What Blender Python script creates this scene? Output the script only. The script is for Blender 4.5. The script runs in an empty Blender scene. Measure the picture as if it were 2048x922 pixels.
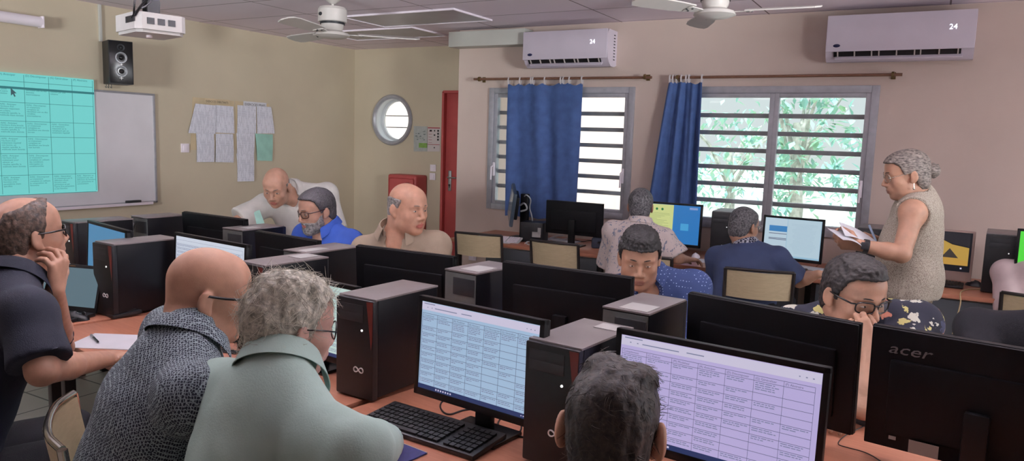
import bpy, bmesh, math, random
import numpy as np
from mathutils import Vector, Matrix, noise

random.seed(7)
SC = bpy.context.scene
COL = SC.collection
PI = math.pi

# ------------------------------------------------------------------ camera model
F_PX = 1480.88
CAM_R = np.array([[0.8685726178600834, 0.4945531280076545, 0.031603972559254026],
                  [0.08772285611047877, -0.0906722064752288, -0.9920097033238807],
                  [-0.48773589986744037, 0.8644048556959627, -0.12213900863254215]])
CAM_H = 1.60


def ray(u, v):
    return CAM_R.T @ np.array([(u - 1024) / F_PX, (v - 461) / F_PX, 1.0])


def V(p):
    return Vector((float(p[0]), float(p[1]), float(p[2])))


def atZ(u, v, z):      # point at a given distance along the viewing axis
    return V(ray(u, v) * z + np.array([0, 0, CAM_H]))


def onX(u, v, x):
    d = ray(u, v)
    return V(d * (x / d[0]) + np.array([0, 0, CAM_H]))


def onY(u, v, y):
    d = ray(u, v)
    return V(d * (y / d[1]) + np.array([0, 0, CAM_H]))


def onZ(u, v, z):
    d = ray(u, v)
    return V(d * ((z - CAM_H) / d[2]) + np.array([0, 0, CAM_H]))


cam_data = bpy.data.cameras.new('camera')
cam_data.sensor_fit = 'HORIZONTAL'
cam_data.sensor_width = 36.0
cam_data.lens = F_PX / 2048 * 36.0
cam_data.clip_start = 0.05
cam = bpy.data.objects.new('camera', cam_data)
COL.objects.link(cam)
r_, u_, f_ = CAM_R[0], -CAM_R[1], CAM_R[2]
cam.matrix_world = Matrix(((r_[0], u_[0], -f_[0], 0), (r_[1], u_[1], -f_[1], 0),
                           (r_[2], u_[2], -f_[2], CAM_H), (0, 0, 0, 1)))
SC.camera = cam

# ------------------------------------------------------------------ materials


def lin(c):
    out = []
    for x in c[:3]:
        x = x / 255.0
        out.append(x / 12.92 if x <= 0.04045 else ((x + 0.055) / 1.055) ** 2.4)
    return (*out, 1.0)


MATS = {}


def mat(name, rgb=(128, 128, 128), rough=0.6, metal=0.0, var=0.0, vscale=8.0, bump=0.0, bscale=60.0,
        emit=None, estr=1.0, spec=0.5, coat=0.0, sss=0.0, trans=0.0, alpha=1.0, stretch=(1, 1, 1), rgb2=None):
    """procedural principled material: base colour broken up by noise, optional bump"""
    if name in MATS:
        return MATS[name]
    m = bpy.data.materials.new(name)
    m.use_nodes = True
    nt = m.node_tree
    b = nt.nodes['Principled BSDF']
    b.inputs['Base Color'].default_value = lin(rgb)
    b.inputs['Roughness'].default_value = rough
    b.inputs['Metallic'].default_value = metal
    b.inputs['Specular IOR Level'].default_value = spec
    b.inputs['Coat Weight'].default_value = coat
    if sss:
        b.inputs['Subsurface Weight'].default_value = sss
        b.inputs['Subsurface Radius'].default_value = (0.012, 0.005, 0.003)
        b.inputs['Subsurface Scale'].default_value = 1.0
    if trans:
        b.inputs['Transmission Weight'].default_value = trans
    if alpha < 1:
        b.inputs['Alpha'].default_value = alpha
    if emit:
        b.inputs['Emission Color'].default_value = lin(emit)
        b.inputs['Emission Strength'].default_value = estr
    tc = nt.nodes.new('ShaderNodeTexCoord')
    mp = nt.nodes.new('ShaderNodeMapping')
    mp.inputs['Scale'].default_value = stretch
    nt.links.new(tc.outputs['Object'], mp.inputs['Vector'])
    if var > 0 or rgb2:
        n = nt.nodes.new('ShaderNodeTexNoise')
        n.inputs['Scale'].default_value = vscale
        n.inputs['Detail'].default_value = 5
        nt.links.new(mp.outputs[0], n.inputs['Vector'])
        mx = nt.nodes.new('ShaderNodeMix')
        mx.data_type = 'RGBA'
        c1 = rgb2 if rgb2 else tuple(max(0, x * (1 - var)) for x in rgb)
        c2 = rgb if rgb2 else tuple(min(255, x * (1 + var)) for x in rgb)
        mx.inputs[6].default_value = lin(c1)
        mx.inputs[7].default_value = lin(c2)
        rp = nt.nodes.new('ShaderNodeMapRange')
        rp.inputs['From Min'].default_value = 0.3
        rp.inputs['From Max'].default_value = 0.7
        nt.links.new(n.outputs['Fac'], rp.inputs['Value'])
        nt.links.new(rp.outputs[0], mx.inputs[0])
        nt.links.new(mx.outputs[2], b.inputs['Base Color'])
    if bump > 0:
        n2 = nt.nodes.new('ShaderNodeTexNoise')
        n2.inputs['Scale'].default_value = bscale
        n2.inputs['Detail'].default_value = 4
        nt.links.new(mp.outputs[0], n2.inputs['Vector'])
        bp = nt.nodes.new('ShaderNodeBump')
        bp.inputs['Strength'].default_value = bump
        bp.inputs['Distance'].default_value = 0.01
        nt.links.new(n2.outputs['Fac'], bp.inputs['Height'])
        nt.links.new(bp.outputs[0], b.inputs['Normal'])
    MATS[name] = m
    return m


class NB:
    """small node builder for the patterned materials"""

    def __init__(s, name, rough=0.7):
        s.m = bpy.data.materials.new(name)
        s.m.use_nodes = True
        s.nt = s.m.node_tree
        s.b = s.nt.nodes['Principled BSDF']
        s.b.inputs['Roughness'].default_value = rough
        s.tc = s.nt.nodes.new('ShaderNodeTexCoord')
        MATS[name] = s.m

    def n(s, t, **kw):
        o = s.nt.nodes.new(t)
        for k, v in kw.items():
            if k.startswith('_'):
                setattr(o, k[1:], v)
            else:
                o.inputs[k.replace('__', ' ')].default_value = v
        return o

    def l(s, a, b):
        s.nt.links.new(a, b)

    def vec(s, scale=(1, 1, 1), rot=(0, 0, 0), out='Object'):
        mp = s.n('ShaderNodeMapping')
        mp.inputs['Scale'].default_value = scale
        mp.inputs['Rotation'].default_value = rot
        s.l(s.tc.outputs[out], mp.inputs['Vector'])
        return mp.outputs[0]

    def math(s, op, a, b=None):
        o = s.n('ShaderNodeMath', _operation=op)
        for i, x in enumerate((a, b)):
            if x is None:
                continue
            if isinstance(x, (int, float)):
                o.inputs[i].default_value = x
            else:
                s.l(x, o.inputs[i])
        return o.outputs[0]

    def mix(s, f, a, b):
        o = s.nt.nodes.new('ShaderNodeMix')
        o.data_type = 'RGBA'
        for i, x in ((0, f), (6, a), (7, b)):
            if isinstance(x, (int, float)):
                o.inputs[i].default_value = x
            elif isinstance(x, tuple):
                o.inputs[i].default_value = lin(x)
            else:
                s.l(x, o.inputs[i])
        return o.outputs[2]

    def color(s, sock):
        s.l(sock, s.b.inputs['Base Color'])
        return s.m

    def bump(s, sock, strength=0.3, dist=0.005):
        bp = s.n('ShaderNodeBump', Strength=strength, Distance=dist)
        s.l(sock, bp.inputs['Height'])
        s.l(bp.outputs[0], s.b.inputs['Normal'])


def glass(name, tint=(235, 245, 245), refl=0.08, rough=0.02):
    """clear pane: lets light straight through and mirrors a little"""
    if name in MATS:
        return MATS[name]
    m = bpy.data.materials.new(name)
    m.use_nodes = True
    nt = m.node_tree
    nt.nodes.clear()
    o = nt.nodes.new('ShaderNodeOutputMaterial')
    t = nt.nodes.new('ShaderNodeBsdfTransparent')
    t.inputs[0].default_value = lin(tint)
    g = nt.nodes.new('ShaderNodeBsdfGlossy')
    g.inputs['Roughness'].default_value = rough
    mx = nt.nodes.new('ShaderNodeMixShader')
    lw = nt.nodes.new('ShaderNodeLayerWeight')
    lw.inputs[0].default_value = .35
    pw = nt.nodes.new('ShaderNodeMath')
    pw.operation = 'POWER'
    pw.inputs[1].default_value = 3.0
    ml = nt.nodes.new('ShaderNodeMath')
    ml.operation = 'MULTIPLY_ADD'
    ml.inputs[1].default_value = .35
    ml.inputs[2].default_value = refl * .4
    nt.links.new(lw.outputs['Facing'], pw.inputs[0])
    nt.links.new(pw.outputs[0], ml.inputs[0])
    nt.links.new(ml.outputs[0], mx.inputs[0])
    nt.links.new(t.outputs[0], mx.inputs[1])
    nt.links.new(g.outputs[0], mx.inputs[2])
    nt.links.new(mx.outputs[0], o.inputs[0])
    MATS[name] = m
    return m


# ------------------------------------------------------------------ mesh building


def rotz(a):
    return Matrix.Rotation(a, 4, 'Z')


class MB:
    def __init__(s):
        s.bm = bmesh.new()

    def _fin(s, verts, mi):
        if mi:
            fs = set()
            for v in verts:
                fs.update(v.link_faces)
            for f in fs:
                f.material_index = mi
        return verts

    def box(s, c, size, rot=None, bevel=0.0, mi=0, seg=2):
        """box of full size `size` centred on c; rot: 4x4 matrix or angle about z"""
        M = Matrix.Translation(Vector(c))
        if rot is not None:
            M = M @ (rotz(rot) if isinstance(rot, (int, float)) else rot)
        M = M @ Matrix.Diagonal((*size, 1))
        before = len(s.bm.faces)
        vs = bmesh.ops.create_cube(s.bm, size=1.0, matrix=M)['verts']
        if bevel > 0:
            es = set()
            for v in vs:
                es.update(v.link_edges)
            bmesh.ops.bevel(s.bm, geom=list(es), offset=bevel, segments=seg, affect='EDGES', profile=0.6)
        if mi:
            s.bm.faces.ensure_lookup_table()
            for f in s.bm.faces[before - (0 if bevel <= 0 else 0):]:
                f.material_index = mi
        return s

    def box2(s, a, b, bevel=0.0, mi=0):
        a, b = Vector(a), Vector(b)
        return s.box((a + b) / 2, [abs(x) for x in (b - a)], None, bevel, mi)

    def cyl(s, a, b, r, r2=None, n=16, mi=0, cap=True):
        a, b = Vector(a), Vector(b)
        d = b - a
        q = d.to_track_quat('Z', 'Y').to_matrix().to_4x4()
        M = Matrix.Translation((a + b) / 2) @ q
        vs = bmesh.ops.create_cone(s.bm, cap_ends=cap, segments=n, radius1=r, radius2=r if r2 is None else r2,
                                   depth=d.length, matrix=M)['verts']
        s._fin(vs, mi)
        return s

    def sphere(s, c, r, n=16, mi=0, scale=(1, 1, 1), rot=None):
        M = Matrix.Translation(Vector(c))
        if rot is not None:
            M = M @ rot
        M = M @ Matrix.Diagonal((*scale, 1))
        vs = bmesh.ops.create_uvsphere(s.bm, u_segments=n, v_segments=max(6, n // 2), radius=r, matrix=M)['verts']
        s._fin(vs, mi)
        return s

    def tube(s, pts, r, n=8, closed=False, mi=0, smooth=0):
        pts = [Vector(p) for p in pts]
        for _ in range(smooth):
            q = []
            m = len(pts)
            for i in range(m - (0 if closed else 1)):
                a, b = pts[i], pts[(i + 1) % m]
                q += [a.lerp(b, .25), a.lerp(b, .75)]
            if not closed:
                q = [pts[0]] + q + [pts[-1]]
            pts = q
        m = len(pts)
        rings = []
        up = None
        for i, p in enumerate(pts):
            if closed:
                t = (pts[(i + 1) % m] - pts[i - 1])
            else:
                t = pts[min(i + 1, m - 1)] - pts[max(i - 1, 0)]
            if t.length < 1e-9:
                t = Vector((0, 0, 1))
            t.normalize()
            if up is None:
                up = Vector((0, 0, 1)) if abs(t.z) < 0.9 else Vector((1, 0, 0))
            x = t.cross(up)
            if x.length < 1e-6:
                x = t.cross(Vector((1, 0.3, 0)))
            x.normalize()
            y = x.cross(t).normalized()
            up = y
            rr = r[min(len(r) - 1, round(i * (len(r) - 1) / max(m - 1, 1)))] if isinstance(r, (list, tuple)) else r
            rings.append([s.bm.verts.new(p + x * rr * math.cos(2 * PI * k / n) + y * rr * math.sin(2 * PI * k / n))
                          for k in range(n)])
        for i in range(m if closed else m - 1):
            A, B = rings[i], rings[(i + 1) % m]
            for k in range(n):
                f = s.bm.faces.new((A[k], A[(k + 1) % n], B[(k + 1) % n], B[k]))
                f.material_index = mi
        if not closed:
            for R_ in (rings[0], rings[-1]):
                f = s.bm.faces.new(R_)
                f.material_index = mi
        return s

    def lathe(s, prof, c=(0, 0, 0), M=None, n=24, mi=0):
        """profile of (radius, z) turned about z"""
        M = (Matrix.Translation(Vector(c)) if M is None else M)
        rings = []
        for r, z in prof:
            rings.append([s.bm.verts.new(M @ Vector((max(r, 1e-4) * math.cos(2 * PI * k / n),
                                                     max(r, 1e-4) * math.sin(2 * PI * k / n), z))) for k in range(n)])
        for A, B in zip(rings, rings[1:]):
            for k in range(n):
                f = s.bm.faces.new((A[k], A[(k + 1) % n], B[(k + 1) % n], B[k]))
                f.material_index = mi
        for R_ in (() if tuple(prof[0]) == tuple(prof[-1]) else (rings[0], rings[-1])):
            f = s.bm.faces.new(R_)
            f.material_index = mi
        return s

    def prism(s, poly, d0, d1, M=None, mi=0):
        """2-d outline (x, y) extruded between z=d0 and z=d1, then moved by M"""
        M = M or Matrix.Identity(4)
        A = [s.bm.verts.new(M @ Vector((x, y, d0))) for x, y in poly]
        B = [s.bm.verts.new(M @ Vector((x, y, d1))) for x, y in poly]
        n = len(poly)
        fs = [s.bm.faces.new(A[::-1]), s.bm.faces.new(B)]
        for k in range(n):
            fs.append(s.bm.faces.new((A[k], A[(k + 1) % n], B[(k + 1) % n], B[k])))
        for f in fs:
            f.material_index = mi
        return s

    def sheet(s, fn, nu, nv, thick=0.0, mi=0):
        """grid surface fn(u,v)->point, given thickness along its normals"""
        g = [[Vector(fn(i / nu, j / nv)) for j in range(nv + 1)] for i in range(nu + 1)]

        def nrm(i, j):
            a = g[min(i + 1, nu)][j] - g[max(i - 1, 0)][j]
            b = g[i][min(j + 1, nv)] - g[i][max(j - 1, 0)]
            c = a.cross(b)
            return c.normalized() if c.length > 1e-12 else Vector((0, 0, 1))
        A = [[s.bm.verts.new(g[i][j]) for j in range(nv + 1)] for i in range(nu + 1)]
        for i in range(nu):
            for j in range(nv):
                f = s.bm.faces.new((A[i][j], A[i + 1][j], A[i + 1][j + 1], A[i][j + 1]))
                f.material_index = mi
        if thick:
            B = [[s.bm.verts.new(g[i][j] - nrm(i, j) * thick) for j in range(nv + 1)] for i in range(nu + 1)]
            for i in range(nu):
                for j in range(nv):
                    s.bm.faces.new((B[i][j], B[i][j + 1], B[i + 1][j + 1], B[i + 1][j])).material_index = mi
            for i in range(nu):
                for j in (0, nv):
                    q = (A[i][j], A[i + 1][j], B[i + 1][j], B[i][j])
                    s.bm.faces.new(q if j else q[::-1]).material_index = mi
            for j in range(nv):
                for i in (0, nu):
                    q = (A[i][j], A[i][j + 1], B[i][j + 1], B[i][j])
                    s.bm.faces.new(q[::-1] if i else q).material_index = mi
        return s

    def quad(s, a, b, c, d, mi=0):
        f = s.bm.faces.new([s.bm.verts.new(Vector(p)) for p in (a, b, c, d)])
        f.material_index = mi
        return s

    def mesh(s, me, M, mi=0):
        n0 = len(s.bm.verts)
        f0 = len(s.bm.faces)
        s.bm.from_mesh(me)
        s.bm.verts.ensure_lookup_table()
        s.bm.faces.ensure_lookup_table()
        for v in s.bm.verts[n0:]:
            v.co = M @ v.co
        for f in s.bm.faces[f0:]:
            f.material_index = mi
        return s

    def build(s, name, m, parent=None, loc=(0, 0, 0), rot=0.0, angle=35, recalc=True):
        if recalc:
            bmesh.ops.recalc_face_normals(s.bm, faces=s.bm.faces)
        me = bpy.data.meshes.new(name)
        s.bm.to_mesh(me)
        s.bm.free()
        me.polygons.foreach_set('use_smooth', [True] * len(me.polygons))
        me.set_sharp_from_angle(angle=math.radians(angle))
        for x in (m if isinstance(m, (list, tuple)) else [m]):
            me.materials.append(x)
        o = bpy.data.objects.new(name, me)
        COL.objects.link(o)
        o.location = loc
        o.rotation_euler = (0, 0, rot)
        if parent:
            o.parent = parent
        return o


def tag(o, label, cat, group=None, kind=None):
    o['label'] = label
    o['category'] = cat
    if group:
        o['group'] = group
    if kind:
        o['kind'] = kind
    return o


def thing(name, label, cat, loc=(0, 0, 0), rot=0.0, group=None):
    o = bpy.data.objects.new(name, None)
    o.empty_display_size = 0.05
    COL.objects.link(o)
    o.location = loc
    o.rotation_euler = (0, 0, rot)
    return tag(o, label, cat, group)


def struct(o):
    o['kind'] = 'structure'
    return o


def dup(root, loc, rot, label, group=None):
    r = root.copy()
    COL.objects.link(r)
    r.location = loc
    r.rotation_euler = (0, 0, rot)
    r['label'] = label
    if group:
        r['group'] = group
    for ch in list(root.children):
        c = ch.copy()
        COL.objects.link(c)
        c.parent = r
        for g in list(ch.children):
            d = g.copy()
            COL.objects.link(d)
            d.parent = c
    return r


_TXT = {}


def text_mesh(body, size, extrude=0.0, align='LEFT', shear=0.0):
    k = (body, size, extrude, align, shear)
    if k in _TXT:
        return _TXT[k]
    cu = bpy.data.curves.new('lettering', 'FONT')
    cu.body = body
    cu.size = size
    cu.extrude = extrude
    cu.align_x = align
    cu.shear = shear
    cu.resolution_u = 2
    o = bpy.data.objects.new('lettering', cu)
    COL.objects.link(o)
    dg = bpy.context.evaluated_depsgraph_get()
    me = bpy.data.meshes.new_from_object(o.evaluated_get(dg))
    bpy.data.objects.remove(o)
    bpy.data.curves.remove(cu)
    _TXT[k] = me
    return me


def basis(origin, x, y, z=None):
    x, y = Vector(x).normalized(), Vector(y).normalized()
    z = x.cross(y) if z is None else Vector(z)
    M = Matrix.Identity(4)
    for i in range(3):
        M[i][0], M[i][1], M[i][2], M[i][3] = x[i], y[i], z[i], Vector(origin)[i]
    return M
# ------------------------------------------------------------------ the room
XL, XR, YB, YW, YR, HC = -6.30, 3.0, -2.6, 6.13, 7.10, 2.63
XE = -4.11                     # left end of the window wall
wall_m = mat('cream_wall_paint', (208, 189, 178), 0.75, var=0.02, vscale=2.0, bump=0.08, bscale=180)
wall_l = mat('cream_wall_paint_left', (202, 190, 166), 0.75, var=0.02, vscale=2.0, bump=0.08, bscale=180)
white_pl = mat('white_plastic', (244, 234, 242), 0.4, var=0.02, vscale=6)
white_pt = mat('white_painted_board', (196, 196, 188), 0.6, var=0.02, vscale=5)
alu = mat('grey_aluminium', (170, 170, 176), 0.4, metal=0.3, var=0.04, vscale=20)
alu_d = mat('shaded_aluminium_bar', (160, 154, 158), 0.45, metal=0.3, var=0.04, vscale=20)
black_pl = mat('black_plastic', (17, 18, 22), 0.42, var=0.15, vscale=40, bump=0.03, bscale=400)
black_gl = mat('glossy_black', (12, 12, 15), 0.2)
dark_gr = mat('dark_grey_plastic', (38, 40, 44), 0.45, var=0.1, vscale=30)
steel = mat('brushed_steel', (176, 178, 180), 0.3, metal=0.9, var=0.05, vscale=80)
red_pt = mat('red_paint', (186, 82, 80), 0.5, var=0.05, vscale=4)
pane = glass('clear_window_glass', (246, 250, 250))

# floor
nb = NB('floor_tiles', 0.45)
bt = nb.n('ShaderNodeTexBrick', Scale=1.0, Mortar__Size=0.006, Brick__Width=0.33, Row__Height=0.33, _offset=0.0)
bt.inputs['Color1'].default_value = lin((190, 182, 172))
bt.inputs['Color2'].default_value = lin((182, 174, 164))
bt.inputs['Mortar'].default_value = lin((95, 88, 80))
nb.l(nb.vec(), bt.inputs['Vector'])
nb.color(bt.outputs['Color'])
struct(MB().box2((XL - .2, YB - .2, -0.1), (XR + .2, YR + .2, 0)).build('floor', MATS['floor_tiles']))

# ceiling with lay-in tiles
nb = NB('ceiling_tiles', 0.85)
bt = nb.n('ShaderNodeTexBrick', Scale=1.0, Mortar__Size=0.006, Brick__Width=1.22, Row__Height=0.61, _offset=0.0, Bias=0.0)
bt.inputs['Color1'].default_value = lin((244, 234, 242))
bt.inputs['Color2'].default_value = lin((240, 230, 238))
bt.inputs['Mortar'].default_value = lin((112, 100, 102))
nb.l(nb.vec((1, 1, 1)), bt.inputs['Vector'])
ns = nb.n('ShaderNodeTexNoise', Scale=1.1, Detail=2.0)
nb.l(nb.vec(), ns.inputs['Vector'])
nb.color(nb.mix(nb.math('MULTIPLY', ns.outputs['Fac'], 0.22), bt.outputs['Color'], (236, 196, 212)))
struct(MB().box2((XL - .2, YB - .2, HC), (XR + .2, YR + .2, HC + .12)).build('ceiling', MATS['ceiling_tiles']))

struct(MB().box2((XL - .2, YB - .2, 0), (XL, YR + .2, HC)).build('wall_left', wall_l))
mb = MB()
for a, b in (((XR, YB - .2, 0), (XR + .2, 2.6, HC)), ((XR, 5.4, 0), (XR + .2, YW + .2, HC)), ((XR, 2.6, 0), (XR + .2, 5.4, .95)), ((XR, 2.6, 2.2), (XR + .2, 5.4, HC))):
    mb.box2(a, b)
struct(mb.build('wall_right', wall_m))
struct(MB().box2((XL, YB - .2, 0), (XR, YB, HC)).build('wall_rear', wall_m))

W1 = (-3.735, -2.297, 0.94, 2.068)
W2 = (-1.985, -0.405, 0.94, 2.066)
mb = MB()
TW = 0.2
xs = [XE, W1[0], W1[1], W2[0], W2[1], XR]
for a, b in ((0, 1), (2, 3), (4, 5)):
    mb.box2((xs[a], YW, 0), (xs[b], YW + TW, HC))
for w in (W1, W2):
    mb.box2((w[0], YW, 0), (w[1], YW + TW, w[2]))
    mb.box2((w[0], YW, w[3]), (w[1], YW + TW, HC))
mb.box2((XE, YW + TW, 0), (XE + .2, YR, HC))          # return of the wall into the entry
struct(mb.build('wall_back', wall_m))

# entry wall with the round window and the doorway
RC = Vector((-5.705, YR, 1.785))
RR = 0.27
mb = MB()
DX0, DX1, DZ = -4.955, XE - .005, 2.118
# ring of wall round the porthole
N = 48
circ = [(RC.x + RR * math.cos(2 * PI * k / N), RC.z + RR * math.sin(2 * PI * k / N)) for k in range(N)]
X0, X1, Z0, Z1 = RC.x - .45, RC.x + .45, RC.z - .45, RC.z + .45


def on_sq(k):
    a = 2 * PI * k / N
    c, s_ = math.cos(a), math.sin(a)
    m = max(abs(c), abs(s_))
    return (RC.x + .45 * c / m, RC.z + .45 * s_ / m)


sq = [on_sq(k) for k in range(N)]
for yy in (YR, YR + TW):
    for k in range(N):
        j = (k + 1) % N
        mb.quad((circ[k][0], yy, circ[k][1]), (circ[j][0], yy, circ[j][1]), (sq[j][0], yy, sq[j][1]), (sq[k][0], yy, sq[k][1]))
for k in range(N):
    j = (k + 1) % N
    mb.quad((circ[k][0], YR, circ[k][1]), (circ[j][0], YR, circ[j][1]), (circ[j][0], YR + TW, circ[j][1]), (circ[k][0], YR + TW, circ[k][1]))
mb.box2((XL, YR, 0), (X0, YR + TW, HC))
mb.box2((X0, YR, 0), (X1, YR + TW, Z0))
mb.box2((X0, YR, Z1), (X1, YR + TW, HC))
mb.box2((X1, YR, 0), (DX0, YR + TW, HC))
mb.box2((DX0, YR, DZ), (XE, YR + TW, HC))
mb.box2((XE, YR, 0), (XE + .4, YR + TW, HC))
struct(mb.build('wall_entry', wall_l, recalc=False))

# round window: ring, pane, two bars, inner casing
win = thing('window_3', 'round porthole window with a grey ring frame beside the corner', 'window', RC)
win['kind'] = 'structure'
mb = MB()
Mx = Matrix.Rotation(PI / 2, 4, 'X')
mb.lathe([(RR - .02, -.01), (RR + .028, -.01), (RR + .034, .012), (RR + .018, .03), (RR - .005, .03), (RR - .02, .012), (RR - .02, -.01)], M=Mx, n=56)
mb.build('frame', alu, win)
mb = MB()
mb.lathe([(RR - .045, -.14), (RR - .001, -.14), (RR - .001, -.01), (RR - .02, -.005), (RR - .02, -.1), (RR - .045, -.11), (RR - .045, -.14)], M=Mx, n=56)
mb.build('sash', mat('white_sash_paint', (205, 208, 210), 0.4), win)
MB().lathe([(0.001, -.125), (RR - .03, -.125), (RR - .03, -.13), (0.001, -.13)], M=Mx, n=56).build('pane', pane, win)
for z in (.055, -.085):
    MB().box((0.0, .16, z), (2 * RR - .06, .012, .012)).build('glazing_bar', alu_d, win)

# the red door, its right part behind the end of the window wall
door = thing('door_1', 'red door with a steel lever handle in the entry recess', 'door', ((DX0 + DX1) / 2, YR + .02, 0))
door['kind'] = 'structure'
w_ = DX1 - DX0
MB().box((0, .03, DZ / 2), (w_ - .012, .04, DZ - .012), bevel=.003).build('leaf', red_pt, door)
mb = MB()
mb.box((-w_ / 2 + .004, -.02, DZ / 2), (.03, .06, DZ), bevel=.004)
mb.box((0, -.02, DZ - .004), (w_, .06, .03), bevel=.004)
mb.build('door_frame', red_pt, door)
hx = -w_ / 2 + .085
pl = MB().box((hx, 0.005, 1.10), (.042, .012, .235), bevel=.005).build('handle_plate', steel, door)
MB().tube([(hx, -.0, 1.14), (hx, -.045, 1.14), (hx + .02, -.055, 1.14), (hx + .125, -.055, 1.14)], .0095, 10).build('lever', steel, pl)
MB().cyl((hx, .0, 1.05), (hx, -.008, 1.05), .011, n=14).box((hx, -.002, 1.035), (.008, .008, .03)).build('keyhole', black_pl, pl)

# ------------------------------------------------------------------ windows with bars


def bar_window(name, label, w, split, sashes, handle_x):
    x0, x1, z0, z1 = w
    t = thing(name, label, 'window', ((x0 + x1) / 2, YW, z0))
    t['kind'] = 'structure'
    cx = (x0 + x1) / 2
    mb = MB()
    fw = .042
    y0, y1 = -.018, .10
    H_ = z1 - z0
    for a, b in (((x0 - .012, y0, -.012), (x0 + fw, y1, H_ + .012)), ((x1 - fw, y0, -.012), (x1 + .012, y1, H_ + .012)),
                 ((x0 + fw, y0, -.012), (x1 - fw, y1, fw)), ((x0 + fw, y0, H_ - fw), (x1 - fw, y1, H_ + .012))):
        mb.box2((a[0] - cx, a[1], a[2]), (b[0] - cx, b[1], b[2]), bevel=.004)
    mb.build('frame', alu, t)
    for (a, b) in sashes:
        a -= cx
        b -= cx
        mb = MB()
        sw = .036
        for p, q in (((a, -.006, fw), (a + sw, .05, H_ - fw)), ((b - sw, -.006, fw), (b, .05, H_ - fw)),
                     ((a + sw, -.006, fw), (b - sw, .05, fw + .03)), ((a + sw, -.006, H_ - fw - .035), (b - sw, .05, H_ - fw))):
            mb.box2(p, q, bevel=.003)
        s_ = mb.build('sash', alu, t)
        zb, zt = fw + .03, H_ - fw - .035
        MB().box2((a + sw, .018, zb), (b - sw, .022, zt)).build('pane', pane, s_)
        n = 6
        for k in range(n):
            z = zb + (zt - zb) * (k + 1) / (n + 1)
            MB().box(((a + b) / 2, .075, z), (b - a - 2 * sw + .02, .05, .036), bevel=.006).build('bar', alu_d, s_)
    for hx_ in handle_x:
        h = MB().box((hx_ - cx, -.016, H_ * .33), (.022, .02, .13), bevel=.006)
        h.tube([(hx_ - cx, -.03, H_ * .36), (hx_ - cx - .004, -.055, H_ * .35), (hx_ - cx - .004, -.06, H_ * .24)], .008, 8)
        h.build('handle', white_pl, t)
    return t


bar_window('window_1', 'left barred window half covered by the wide blue curtain', W1, None,
           [(W1[0] + .042, -3.02), (-3.02, W1[1] - .042)], (W1[0] + .062, W1[1] - .062))
bar_window('window_2', 'right barred window looking onto trees, blue curtain bunched at its left', W2, None,
           [(W2[0] + .042, -1.132), (-1.132, W2[1] - .042)], (W2[1] - .06,))

# ------------------------------------------------------------------ outdoors
struct(MB().box2((-30, YW + .5, -.3), (30, 60, -.2)).build('ground_outside', mat('pale_concrete_yard', (205, 200, 190), .9, var=.06, vscale=1.5)))
nb = NB('pinkish_render', .9)
ns = nb.n('ShaderNodeTexNoise', Scale=1.0, Detail=3.0)
nb.l(nb.vec((9, 9, .3)), ns.inputs['Vector'])
nb.color(nb.mix(ns.outputs['Fac'], (238, 205, 190), (250, 238, 232)))
tag(MB().box2((-8.2, 9.4, -.2), (-3.55, 9.7, 3.6)).build('rendered_building_wall', MATS['pinkish_render']),
    'pale pinkish wall of the neighbouring building outside the left window', 'wall', kind='structure')

fence = thing('yard_fence', 'low pale wall with thin posts at the end of the yard outside', 'fence', (-1.0, 15.5, -.2))
MB().box2((-9, 0, 0), (9, .15, .75)).build('wall_base', mat('white_render', (236, 238, 236), .9, var=.03, vscale=2), fence)
for i, x in enumerate((-2.6, -1.25, .1, 1.4, 2.7)):
    MB().cyl((x, .07, .75), (x, .07, 1.5), .03, n=8).build('post', mat('post_grey', (120, 140, 145), .6), fence)

leaf_m = mat('sunlit_leaves', (168, 206, 164), .6, var=.2, vscale=3, rgb2=(150, 204, 204))
bark_m = mat('grey_bark', (170, 170, 160), .9, var=.2, vscale=10)


def tree(name, label, x, y, h, r, n, seed):
    rnd = random.Random(seed)
    t = thing(name, label, 'tree', (x, y, -.2), 0, 'trees outside the right window')
    mb = MB()
    mb.tube([(0, 0, 0), (.05, 0, h * .3), (-.05, .05, h * .7)], [.12, .09, .05], 8)
    for k in range(7):
        a = rnd.uniform(0, 6.28)
        mb.tube([(0, 0, h * rnd.uniform(.3, .55)), (r * .4 * math.cos(a), r * .4 * math.sin(a), h * .7), (r * .8 * math.cos(a), r * .8 * math.sin(a), h * .85)], [.05, .03, .012], 5)
    mb.build('trunk', bark_m, t)
    mb = MB()
    for k in range(n):
        while True:
            p = Vector((rnd.uniform(-1, 1), rnd.uniform(-1, 1), rnd.uniform(-1, 1)))
            if .35 < p.length < 1 and noise.noise(p * 2.3 + Vector((seed, 0, 0))) > .05:
                break
        c = Vector((p.x * r, p.y * r, h * .62 + p.z * h * .42))
        M = Matrix.Translation(c) @ Matrix.Rotation(rnd.uniform(0, 6.3), 4, 'Z') @ Matrix.Rotation(rnd.uniform(-1.2, 1.2), 4, 'X')
        s = rnd.uniform(.06, .13)
        pts = [M @ Vector(q) for q in ((0, -s, 0), (s * .4, 0, .02), (0, s, 0), (-s * .4, 0, .02))]
        mb.quad(*pts)
    f = mb.build('foliage', leaf_m, t, recalc=False)
    f['kind'] = 'stuff'
    return t


tree('garden_tree', 'leafy tree just right of the window mullion outside', -1.75, 11.5, 3.1, .75, 620, 3)
tree('garden_tree', 'leafy tree left of the window mullion, beyond the yard', -3.3, 14.0, 2.6, 1.2, 420, 8)
tree('garden_tree', 'low bushy tree at the right side of the window view', -.75, 14.2, 2.2, 1.0, 480, 15)

# ------------------------------------------------------------------ things on the ceiling and high on the walls
# boxed-in duct over the window wall
tag(MB().box2((-4.13, YW - .16, 2.455), (-3.30, YW, 2.595), bevel=.004).build('duct_box', white_pt),
    'white boxed duct high on the wall left of the left air conditioner', 'duct')

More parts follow.
